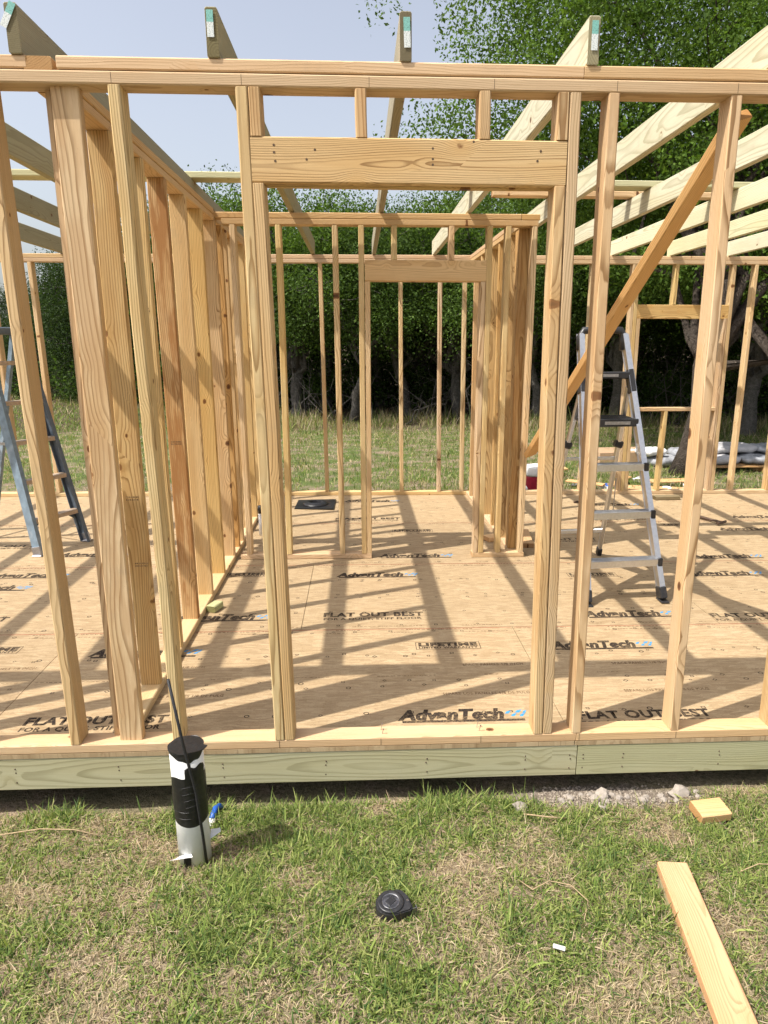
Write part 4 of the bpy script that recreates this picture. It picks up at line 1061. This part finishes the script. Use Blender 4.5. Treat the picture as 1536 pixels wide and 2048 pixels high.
def pillow(name, c, size, rz, mat, seed, parent=None):
    bm = bmesh.new(); bmesh.ops.create_uvsphere(bm, u_segments=28, v_segments=14, radius=1.0)
    rr = np.random.default_rng(seed); ph = rr.uniform(0, 6, 6)
    for v in bm.verts:
        x, y, z = v.co
        sx_ = math.copysign(abs(x) ** 0.45, x); sy_ = math.copysign(abs(y) ** 0.45, y); sz_ = math.copysign(abs(z) ** 0.8, z)
        w = 1 + 0.05 * math.sin(sx_ * 7 + ph[0]) * math.sin(sy_ * 6 + ph[1]) + 0.03 * math.sin(sx_ * 17 + sy_ * 13 + ph[2])
        v.co = Vector((sx_ * size[0] / 2, sy_ * size[1] / 2, sz_ * size[2] / 2 * w + 0.012 * math.sin(sx_ * 15 + ph[3])))
    me = bpy.data.meshes.new(name); bm.to_mesh(me); bm.free(); me.polygons.foreach_set('use_smooth', [True] * len(me.polygons))
    return link(name, me, M[mat], parent, Matrix.Translation(c) @ Matrix.Rotation(rz, 4, 'Z'))
bags = [((5.75, 7.35, 0.185), (0.85, 0.5, 0.15), 0.1, 'bag', 'pale bag at the lower left of the wrapped pile on the pallet'),
        ((6.60, 7.35, 0.185), (0.85, 0.5, 0.15), -0.05, 'film', 'grey plastic-wrapped bag at the lower right of the pile on the pallet'),
        ((5.85, 7.85, 0.20), (0.9, 0.5, 0.18), 0.0, 'film', 'grey plastic-wrapped bag at the back left of the pile on the pallet'),
        ((6.75, 7.85, 0.20), (0.9, 0.5, 0.18), 0.0, 'film', 'grey plastic-wrapped bag at the back right of the pile on the pallet'),
        ((6.1, 7.6, 0.315), (0.9, 0.55, 0.14), 0.12, 'bag', 'pale bag on top of the wrapped pile on the pallet'),
        ((6.9, 7.55, 0.31), (0.8, 0.5, 0.13), -0.1, 'film', 'grey wrapped bag on top at the right end of the pallet'),
        ((5.22, 7.75, 0.09), (0.55, 0.42, 0.17), 0.5, 'film', 'grey wrapped bag slumped on the ground left of the pallet')]
for i, (c, s_, rz, mt, lab) in enumerate(bags):
    tag(pillow('cement_bag', (c[0], c[1], gy_ + c[2] * 0.9), (s_[0], s_[1], s_[2] * 0.85), rz, mt, 60 + i), lab, 'bag', 'wrapped bags by the tree')
tag(pillow('plastic_sheet', (5.05, 7.75, gy_ + 0.22), (0.42, 0.35, 0.10), 0.3, 'paper', 90), 'crumpled white plastic sheet on the slumped grey bag', 'plastic sheet')
# scrap lumber heap beyond the far wall
spots = [((3.85, 5.75), 0.9, 0.2, 'lowest scrap board in the litter just beyond the far wall'), ((4.3, 5.85), 0.8, -0.3, 'pale scrap board lying in the litter under the far window'), ((4.05, 6.25), 0.7, 0.9, 'scrap board lying askew in the litter behind the ladder'),
         ((4.75, 6.2), 0.75, 0.05, 'scrap board lying right of the litter near the oak trunk'), ((3.55, 6.1), 0.5, -0.7, 'short scrap board at the left of the litter'), ((3.2, 6.9), 0.7, 0.2, 'scrap board on the lawn left of the cardboard box')]
for i, ((x, y), l, rz, lab) in enumerate(spots):
    o = offcut(lab, (x, y, float(gz(x, y)) + 0.03 + 0.012 * i), (l, 0.089 + 0.05 * (i % 2), 0.02), rz, 'fir', (1.0, 0.85, 0.72), rx=0.1)
for i in range(16):
    x, y = random.uniform(3.3, 4.9), random.uniform(5.6, 6.7); g = float(gz(x, y)); r = random.uniform(0.03, 0.075)
    bm = bmesh.new(); bmesh.ops.create_icosphere(bm, subdivisions=2, radius=r)
    rr = np.random.default_rng(200 + i)
    for v in bm.verts: v.co = v.co * (1 + 0.35 * rr.normal()); v.co.z *= 0.5
    me = bpy.data.meshes.new('crumpled_wrapper'); bm.to_mesh(me); bm.free()
    o = link('crumpled_wrapper', me, M['paper' if i % 4 else 'blue'], None, Matrix.Translation((x, y, g + r * 0.4)))
    tag(o, 'crumpled white wrapper in the litter beyond the far wall' if i % 4 else 'crumpled blue wrapper in the litter beyond the far wall', 'litter', 'white wrappers in the litter' if i % 4 else 'blue wrappers in the litter')
x, y = 2.62, 5.35
mb = MB(); mb.tube([(2.60, 5.32, gb + 0.0), (2.60, 5.32, gb + 0.16), (2.60, 5.32, gb + 0.19)], [0.033, 0.033, 0.013], 14)
tag(mb.build('water_bottle', M['white'], None, smooth=True), 'small pale bottle beside the red cooler', 'bottle')

# ------------------------------------------------------------------ trees
def leaves_mesh(centers, spread, per, size, cols, name, flat=0.5, seed=0, hang=0.0):
    """Leaf-sized diamonds scattered round cluster centres; every leaf has its own tint."""
    r = np.random.default_rng(seed)
    n = len(centers) * per
    c = np.repeat(centers, per, 0)
    sp = np.repeat(np.broadcast_to(spread, (len(centers),)), per)[:, None]
    p = c + np.clip(r.normal(size=(n, 3)), -1.7, 1.7) * sp * np.array([1, 1, 0.75])
    ax_ = r.normal(size=(n, 3)); ax_[:, 2] -= hang; ax_ /= np.linalg.norm(ax_, axis=1)[:, None]
    nr = r.normal(size=(n, 3)) + np.array([0, -0.15, flat]); nr -= ax_ * (nr * ax_).sum(1)[:, None]; nr /= np.linalg.norm(nr, axis=1)[:, None]
    sd_ = np.cross(nr, ax_)
    L = size * r.uniform(0.6, 1.25, n)[:, None]; w = L * r.uniform(0.42, 0.62, n)[:, None]
    v = np.stack([p, p + ax_ * L * 0.45 + sd_ * w * 0.5 + nr * L * 0.06, p + ax_ * L, p + ax_ * L * 0.45 - sd_ * w * 0.5 + nr * L * 0.06], 1).reshape(-1, 3)
    f = np.arange(n * 4)
    me = np_mesh(name, v, f, np.full(n, 4))
    base = np.array(cols)
    t = r.beta(1.6, 2.2, n)[:, None]
    cc = base[0] * (1 - t) + base[1] * t
    cc *= np.repeat(r.uniform(0.68, 1.3, len(centers)), per)[:, None] * r.uniform(0.8, 1.2, n)[:, None]
    set_tint(me, np.repeat(cc, 4, 0))
    return me
def limb_path(a, b, r, n=6, sag=0.1, wig=0.08):
    a, b = np.array(a), np.array(b); L = np.linalg.norm(b - a)
    t = np.linspace(0, 1, n)[:, None]
    p = a + (b - a) * t
    p[:, 2] += (sag * L * np.sin(t * math.pi))[:, 0]
    p[1:-1] += r.normal(size=(n - 2, 3)) * wig * L * 0.35
    return p
def tree_parts(seed, h, crown_c, crown_r, trunk_r, fork, n_limb, n_cl, per, leaf, spread, cols, hole=0.25, hang=0.0, low=-1.0):
    """Local meshes of one tree standing at the origin: trunk with limbs, and crown."""
    r = np.random.default_rng(seed)
    cc, cr = np.array(crown_c, float), np.array(crown_r, float)
    # cluster centres: mostly in the outer shell, clumped
    lumps = r.normal(size=(max(10, n_cl // 14), 3)); lumps /= np.linalg.norm(lumps, axis=1)[:, None]
    lumps *= r.uniform(0.5, 0.92, len(lumps))[:, None]
    idx = r.integers(0, len(lumps), n_cl)
    p = lumps[idx] + r.normal(size=(n_cl, 3)) * 0.14
    k = r.random(n_cl) < hole
    p[k] = r.normal(size=(k.sum(), 3)) * 0.38
    p = p[p[:, 2] > low]
    cent = cc + p * cr
    mb = MB()
    tp = limb_path((0, 0, -0.15), (r.uniform(-.2, .2) * fork, r.uniform(-.2, .2) * fork, fork), r, 6, 0, 0.06)
    mb.tube([tuple(q) for q in tp], [trunk_r * (1.35, 1.08, 1.0, 0.93, 0.9, 0.88)[i] for i in range(6)], 14)
    top = tp[-1]
    tips = []
    tgt = lumps[r.permutation(len(lumps))[:n_limb]] * 0.75
    for q in tgt:
        e = cc + q * cr
        st_ = tp[r.integers(3, 6)]
        path = limb_path(st_, e, r, 7, 0.05, 0.22)
        rad = trunk_r * r.uniform(0.38, 0.62)
        mb.tube([tuple(x) for x in path], [rad * (1 - 0.82 * i / 6) for i in range(7)], 8)
        tips += [(x, rad * (1 - 0.82 * i / 6)) for i, x in enumerate(path)][2:]
    P_ = np.array([x for x, _ in tips]); Rr = np.array([q for _, q in tips])
    for c in cent[r.permutation(len(cent))[:min(len(cent), 150)]]:
        j = np.argmin(((P_ - c) ** 2).sum(1)); 
        path = limb_path(P_[j], c, r, 4, 0.06, 0.2)
        mb.tube([tuple(x) for x in path], [min(Rr[j] * 0.6, 0.022), 0.014, 0.008, 0.004], 5, False)
    cent = cent[np.argsort(idx[:len(cent)] if len(idx) == len(cent) else np.arange(len(cent)))]
    return mb.mesh('trunk', True), leaves_mesh(cent, spread, per, leaf, cols, 'crown', 0.5, seed + 1, hang)
G_OAK = ((0.045, 0.090, 0.016), (0.150, 0.235, 0.042))
G_DK = ((0.040, 0.075, 0.018), (0.115, 0.180, 0.042))
G_CED = ((0.020, 0.040, 0.014), (0.060, 0.092, 0.028))
def plant_tree(name, parts, loc, rz, s, label, group, bark='bark', cat='tree'):
    t = thing(name, label, cat, loc, group)
    M4 = Matrix.Translation(loc) @ Matrix.Rotation(rz, 4, 'Z') @ Matrix.Diagonal((s[0], s[1], s[2], 1))
    link('trunk', parts[0], M[bark], t, M4)
    link('crown', parts[1], M['leaf'], t, M4)
    return t
# the oak close behind the house, its crown over the roof
gz0 = lambda x, y: float(gz(x, y)) - 0.03
oak = tree_parts(3, 9.0, (1.40, 2.1, 5.15), (4.6, 3.8, 2.95), 0.165, 2.6, 16, 1400, 165, 0.066, 0.215, G_OAK, 0.22, 0.25, -0.95)
plant_tree('oak_tree', oak, (5.20, 7.0, gz0(5.2, 7.0)), 0.0, (1, 1, 1), 'large leafy oak right behind the house, its crown over the roof', None, 'bark_oak')
# the wood edge
protos = [tree_parts(21, 6.5, (0, 0, 4.0), (2.3, 2.3, 2.0), 0.12, 2.3, 9, 290, 130, 0.078, 0.30, G_DK, 0.3, 0.2),
          tree_parts(22, 6.5, (0.2, 0, 3.9), (2.6, 2.2, 1.9), 0.15, 2.1, 10, 300, 130, 0.078, 0.31, G_OAK, 0.3, 0.2),
          tree_parts(23, 6.0, (-0.2, 0, 3.6), (2.2, 2.4, 2.1), 0.10, 2.2, 9, 290, 130, 0.078, 0.30, G_DK, 0.3, 0.2)]
cedar = [tree_parts(31, 5.0, (0, 0, 2.3), (1.35, 1.35, 2.2), 0.10, 1.6, 10, 260, 110, 0.06, 0.20, G_CED, 0.35, 0.0),
         tree_parts(32, 5.0, (0, 0, 2.0), (1.6, 1.5, 2.0), 0.10, 1.2, 10, 260, 110, 0.06, 0.22, G_CED, 0.35, 0.0)]
front_row = [(-3.3, 17.2, 0, 1.03), (-1.0, 15.8, 1, 0.98), (0.45, 14.6, 2, 0.95), (1.9, 16.0, 0, 0.97), (3.2, 15.4, 1, 0.98), (4.9, 14.2, 2, 1.0), (6.6, 13.6, 0, 1.0), (8.5, 11.4, 1, 1.0), (10.6, 12.0, 2, 1.05), (12.8, 11.5, 0, 1.1), (15.0, 13.0, 1, 1.1)]
labs = ['wood-edge tree left of the middle doorway, pale trunk low down', 'pale-trunked wood-edge tree seen just left of the inner doorway', 'pale-trunked wood-edge tree seen between the inner studs', 'wood-edge tree seen through the left half of the inner doorway', 'wood-edge tree seen through the right half of the inner doorway',
        'wood-edge tree hidden behind the short right partition', 'wood-edge tree seen beside the aluminium ladder', 'stout grey-trunked tree at the right edge behind the wrapped bags', 'wood-edge tree behind the far window opening', 'wood-edge tree beyond the right edge of the far wall', 'rightmost wood-edge tree beyond the pallet']
for (x, y, k, s), lab in zip(front_row, labs):
    plant_tree('wood_tree', protos[k], (x, y, gz0(x, y)), random.uniform(0, 6.28), (s, s, s * random.uniform(0.93, 1.0)), lab, 'trees along the wood edge')
deep = [(-4.6, 19.5), (-2.2, 19.0), (-0.3, 18.2), (1.2, 18.6), (2.7, 18.3), (4.2, 17.8), (5.8, 17.0), (7.6, 16.0), (9.5, 15.4), (11.5, 15.5), (-3.4, 22.0), (-1.2, 22.0), (0.7, 21.5), (2.4, 21.5), (4.4, 21.0), (6.4, 20.5), (8.6, 19.4), (11.0, 19.0), (13.5, 18.0), (16, 17), (6.0, 24.0), (8.2, 23.0), (10.4, 22.5), (12.8, 21.5), (15.2, 20.5), (17.8, 19.5), (3.6, 24.5), (1.4, 25.0), (-0.8, 25.5), (-3.0, 25.8), (14.6, 24.5), (18.0, 23.5)]
for i, (x, y) in enumerate(deep):
    s = random.uniform(0.85, 1.0)
    plant_tree('wood_tree', protos[i % 3], (x, y, gz0(x, y)), random.uniform(0, 6.28), (s * 1.1, s * 1.1, s), 'shaded tree deep in the wood behind the front row of trees', 'trees deep in the wood')
for i, (x, y, s) in enumerate([(-8.3, 20.6, 1.10), (-6.6, 19.6, 1.18), (-5.2, 19.0, 1.28), (-10.4, 22.5, 0.90), (-9.6, 24.5, 1.15), (-7.4, 22.5, 1.3), (-12.4, 25.0, 0.95), (-15.0, 27.0, 0.9), (-11.6, 28.0, 1.0), (-18.5, 29.0, 1.0)]):
    plant_tree('cedar_tree', cedar[i % 2], (x, y, gz0(x, y)), random.uniform(0, 6.28), (s, s, s), 'dark evergreen cedar at the far left beyond the lawn', 'cedars at the far left')
# undergrowth along the wood
shrub = [leaves_mesh(np.random.default_rng(70 + i).normal(size=(46, 3)) * np.array([0.75, 0.6, 0.42]) + np.array([0, 0, 0.75]), 0.20, 60, 0.085, G_DK, 'foliage', 0.4, 80 + i) for i in range(2)]
for v_ in shrub: pass
stems = []
for i in range(2):
    mb = MB(); rr = np.random.default_rng(90 + i)
    for q in range(16):
        mb.tube([tuple(x) for x in limb_path((rr.normal() * .1, rr.normal() * .1, -0.05), (rr.normal() * 0.8, rr.normal() * 0.6, rr.uniform(0.6, 1.7)), rr, 5, 0.05, 0.25)], [0.014, 0.011, 0.008, 0.006, 0.003], 5, False)
    stems.append(mb.mesh('stems', True))
sh_xy = [(-4.4, 18.4), (-2.2, 18.4), (-1.9, 19.8), (0.2, 18.0), (1.4, 18.6), (2.7, 18.2), (3.8, 18.4), (5.0, 17.2), (6.4, 16.2), (7.9, 15.0), (9.7, 14.2), (11.9, 14.2), (-0.8, 19.6), (13.6, 14.0), (0.9, 20.4), (3.1, 20.2), (-5.0, 20.5), (4.6, 19.4), (1.6, 19.8), (-1.8, 20.4), (7.6, 18.0), (10.2, 17.2), (8.7, 16.4), (12.4, 16.4), (14.4, 15.6), (6.2, 18.6), (9.4, 18.8), (11.6, 18.2), (13.8, 17.6), (16.0, 16.0), (5.3, 18.8), (7.2, 20.6), (-6.0, 19.9), (-7.5, 20.8), (-9.2, 21.8), (-11.4, 24.0), (-13, 26.0)]
sh_xy += [(-3.2, 23.5), (-1.0, 23.6), (1.2, 23.2), (3.2, 22.8), (5.4, 22.2), (7.4, 21.6), (9.4, 20.8), (11.6, 20.2), (13.8, 19.4), (16.2, 18.4), (18.4, 17.6), (10.6, 15.9), (12.0, 18.9), (15.2, 17.0)]
for i, (x, y) in enumerate(sh_xy):
    t = thing('shrub', 'dark leafy shrub in the undergrowth at the foot of the wood', 'shrub', (x, y, gz0(x, y)), 'undergrowth shrubs')
    s = random.uniform(0.8, 1.25) * (1.0 if i < len(sh_xy) - 14 else 1.75)
    M4 = Matrix.Translation((x, y, gz0(x, y))) @ Matrix.Rotation(random.uniform(0, 6.28), 4, 'Z') @ Matrix.Diagonal((s * 1.2, s, s, 1))
    link('stems', stems[i % 2], M['bark'], t, M4); link('foliage', shrub[i % 2], M['leaf'], t, M4)
# bare grey brush (dead branches) at the foot of the wood
mb = MB(); rr = np.random.default_rng(5)
for i in range(150):
    x = rr.uniform(-9, 12); y = 14.6 - 0.12 * x + rr.uniform(-0.6, 2.5) + (max(0, -x - 1) * 0.9)
    z = float(gz(x, y))
    p = limb_path((x, y, z), (x + rr.normal() * 0.8, y + rr.normal() * 0.5, z + rr.uniform(0.3, 2.2)), rr, 6, 0.1, 0.3)
    mb.tube([tuple(q) for q in p], [0.018, 0.014, 0.011, 0.008, 0.006, 0.003], 5, False)
    for q in range(3):
        b_ = p[rr.integers(2, 5)]
        mb.tube([tuple(u) for u in limb_path(b_, b_ + rr.normal(size=3) * 0.35, rr, 4, 0.05, 0.3)], [0.007, 0.005, 0.004, 0.002], 4, False)
tag(mb.build('dead_brush', M['bark'], None), 'tangle of bare grey dead branches along the foot of the wood', 'brush', kind='stuff')

# ------------------------------------------------------------------ grass
def blades(n, xy, L, w, t0, curve, cols, name, label, seed, jitter=0.25, zoff=0.0):
    r = np.random.default_rng(seed)
    x, y = xy[:, 0], xy[:, 1]
    n = len(x)
    az = r.uniform(0, 2 * math.pi, n)
    dx, dy = np.cos(az), np.sin(az)
    s = np.array([0, 0.36, 0.70, 1.0])
    P = np.zeros((n, 4, 3)); P[:, 0] = np.stack([x, y, gz(x, y) - 0.004 + zoff], 1)
    for i in range(1, 4):
        ang = t0 + curve * (s[i] + s[i - 1]) / 2
        st_ = L * (s[i] - s[i - 1])
        P[:, i, 0] = P[:, i - 1, 0] + dx * np.sin(ang) * st_
        P[:, i, 1] = P[:, i - 1, 1] + dy * np.sin(ang) * st_
        P[:, i, 2] = P[:, i - 1, 2] + np.cos(ang) * st_
    floor_z = gz(P[:, :, 0], P[:, :, 1]) + 0.002 + r.uniform(0, 0.012, n)[:, None]
    P[:, 1:, 2] = np.maximum(P[:, 1:, 2], floor_z[:, 1:])
    tw = r.normal(0, 0.5, n)
    sxv, syv = -np.sin(az + tw), np.cos(az + tw)
    wd = np.array([0.75, 1.0, 0.72])
    V = np.zeros((n, 7, 3))
    for i in range(3):
        o_ = np.stack([sxv, syv, r.normal(0, 0.35, n)], 1) * (w * wd[i] / 2)[:, None]
        V[:, 2 * i] = P[:, i] - o_; V[:, 2 * i + 1] = P[:, i] + o_
    V[:, 6] = P[:, 3]
    b = (np.arange(n) * 7)[:, None]
    f = np.concatenate([b + np.array([[0, 1, 3, 2]]), b + np.array([[2, 3, 5, 4]]), b + np.array([[4, 5, 6]])], 1)
    me = np_mesh(name, V.reshape(-1, 3), f.ravel(), np.tile([4, 4, 3], n))
    set_tint(me, np.repeat(cols, 7, 0))
    return tag(link(name, me, M['grass']), label, 'grass', kind='stuff')
def vnoise(x, y, f, seed):
    r = np.random.default_rng(seed); g = r.random((64, 64))
    X, Y = x * f + 31.7, y * f + 17.3
    i, j = np.floor(X).astype(int), np.floor(Y).astype(int); u, v = sm(X - i), sm(Y - j)
    q = lambda a, b_: g[a % 64, b_ % 64]
    return (q(i, j) * (1 - u) + q(i + 1, j) * u) * (1 - v) + (q(i, j + 1) * (1 - u) + q(i + 1, j + 1) * u) * v
def fbm(x, y, f, seed): return 0.55 * vnoise(x, y, f, seed) + 0.3 * vnoise(x, y, f * 2.3, seed + 1) + 0.15 * vnoise(x, y, f * 5.1, seed + 2)
def keep_out(p):
    x, y = p[:, 0], p[:, 1]
    k = (x - PX) ** 2 + (y - PY) ** 2 > 0.054 ** 2
    k &= (x - tx) ** 2 + (y - ty) ** 2 > 0.050 ** 2
    ux, uy = 1.600 - 1.752, -1.62 + 0.655; L_ = math.hypot(ux, uy); ux /= L_; uy /= L_
    a_ = (x - 1.752) * ux + (y + 0.655) * uy; c_ = (x - 1.752) * -uy + (y + 0.655) * ux
    k &= ~((a_ > -0.005) & (a_ < L_) & (abs(c_) < 0.05))
    k &= ~((abs(x - 2.095) < 0.062) & (abs(y + 0.235) < 0.045))
    return k
def dirt(p): return ((p[:, 0] - 1.74) / 0.48) ** 2 + ((p[:, 1] + 0.03) / 0.15) ** 2
r = np.random.default_rng(100)
def field(n, x0, x1, y0, y1): return np.stack([r.uniform(x0, x1, n), r.uniform(y0, y1, n)], 1)
GREEN = np.array([[0.125, 0.185, 0.040], [0.215, 0.275, 0.068], [0.32, 0.355, 0.115], [0.065, 0.115, 0.034]])
DRY = np.array([[0.46, 0.35, 0.235], [0.55, 0.45, 0.32], [0.30, 0.215, 0.145], [0.44, 0.38, 0.20]])
def cols_of(pal, n, rr):
    i = rr.integers(0, len(pal), n); j = rr.integers(0, len(pal), n); t = rr.random((n, 1))
    return (pal[i] * t + pal[j] * (1 - t)) * rr.uniform(0.8, 1.2, (n, 1))
# foreground green blades
p = np.concatenate([field(330000, -1.2, 3.3, -1.7, -0.015), field(62000, -2.7, -1.2, -1.9, -0.015), field(58000, 3.3, 4.7, -1.9, -0.015)])
g = fbm(p[:, 0], p[:, 1], 4.0, 1); g2 = fbm(p[:, 0], p[:, 1], 13.0, 9)
dens = np.clip((g - 0.31) * 2.8, 0.16, 1) * np.clip((g2 - 0.25) * 2.8, 0.24, 1)
dens *= np.where(p[:, 1] > -0.22, 1.35, 1.0)
dens *= np.clip((dirt(p) - 0.55) * 1.6, 0.0, 1)
k = (r.random(len(p)) < dens) & keep_out(p); p = p[k]; n = len(p); wide = r.random(n) < 0.22
gg = fbm(p[:, 0], p[:, 1], 4.0, 1)
L = r.gamma(4.0, 0.0070, n) * (0.7 + 0.8 * gg) * np.where(p[:, 1] > -0.2, 1.25, 1.0)
blades(n, p, np.clip(L, 0.012, 0.14), np.where(wide, r.uniform(0.004, 0.0066, n), r.uniform(0.0016, 0.0042, n)), np.abs(r.normal(0.85, 0.45, n)), r.uniform(-0.2, 1.2, n), cols_of(GREEN, n, r), 'lawn_grass', 'short green grass of the lawn in the foreground', 101)
# dry thatch lying through it
p = np.concatenate([field(115000, -1.2, 3.3, -1.7, -0.01), field(26000, -2.7, -1.2, -1.9, -0.01), field(24000, 3.3, 4.7, -1.9, -0.01)])
g = fbm(p[:, 0], p[:, 1], 4.0, 1)
k = (r.random(len(p)) < np.clip(0.98 - (g - 0.35) * 1.5, 0.35, 1) * np.clip((dirt(p) - 0.6) * 1.5, 0.0, 1)) & keep_out(p); p = p[k]; n = len(p)
blades(n, p, r.gamma(4.0, 0.0078, n), r.uniform(0.0010, 0.0030, n), np.clip(r.normal(1.22, 0.30, n), 0.2, 1.6), r.uniform(-0.2, 0.8, n), cols_of(DRY, n, r), 'dry_thatch', 'dead straw-coloured grass lying through the foreground lawn', 102)
# lawn behind the house
p = field(170000, -9, 10, 4.9, 15.5)
g = fbm(p[:, 0], p[:, 1], 0.9, 3)
k = r.random(len(p)) < np.clip(0.35 + (g - 0.3) * 1.8, 0.15, 1) * np.clip((14.6 - p[:, 1] + (g - 0.5) * 5) * 0.5, 0.0, 1); p = p[k]; n = len(p)
cc = cols_of(GREEN[[0, 1, 3, 1]], n, r); dr = r.random(n) < 0.28; cc[dr] = cols_of(DRY, int(dr.sum()), r)
blades(n, p, r.gamma(5.0, 0.014, n), r.uniform(0.005, 0.010, n), np.abs(r.normal(0.4, 0.35, n)), r.uniform(0, 1.2, n), cc, 'back_lawn', 'mown green lawn behind the house', 103)
p = field(60000, -26, -2, 13, 30)
k = p[:, 1] < 15 - p[:, 0] * 0.95; p = p[k]; n = len(p)
cc = cols_of(GREEN[[0, 1, 3, 1]], n, r); dr = r.random(n) < np.clip((p[:, 1] - 15) * 0.06, 0.1, 0.6); cc[dr] = cols_of(DRY, int(dr.sum()), r)
blades(n, p, r.gamma(5.0, 0.022, n), r.uniform(0.010, 0.018, n), np.abs(r.normal(0.4, 0.35, n)), r.uniform(0, 1.2, n), cc, 'field_grass', 'rougher grass of the open field at the far left', 104)
# tall dry weeds at the wood edge
n = 26000
x = r.uniform(-12, 12, n); y = 13.9 - 0.13 * x + r.normal(0, 0.75, n) + np.maximum(0, -x - 1.5) * 0.95
p = np.stack([x, y], 1); k = fbm(x, y, 1.1, 6) > 0.42; p = p[k]; n = len(p)
cc = cols_of(DRY * 0.85, n, r); gr = r.random(n) < 0.45; cc[gr] = cols_of(GREEN, int(gr.sum()), r)
blades(n, p, r.gamma(4.0, 0.055, n), r.uniform(0.006, 0.012, n), np.abs(r.normal(0.25, 0.25, n)), r.uniform(0, 1.0, n), cc, 'tall_weeds', 'tall dry weeds along the foot of the wood', 105)
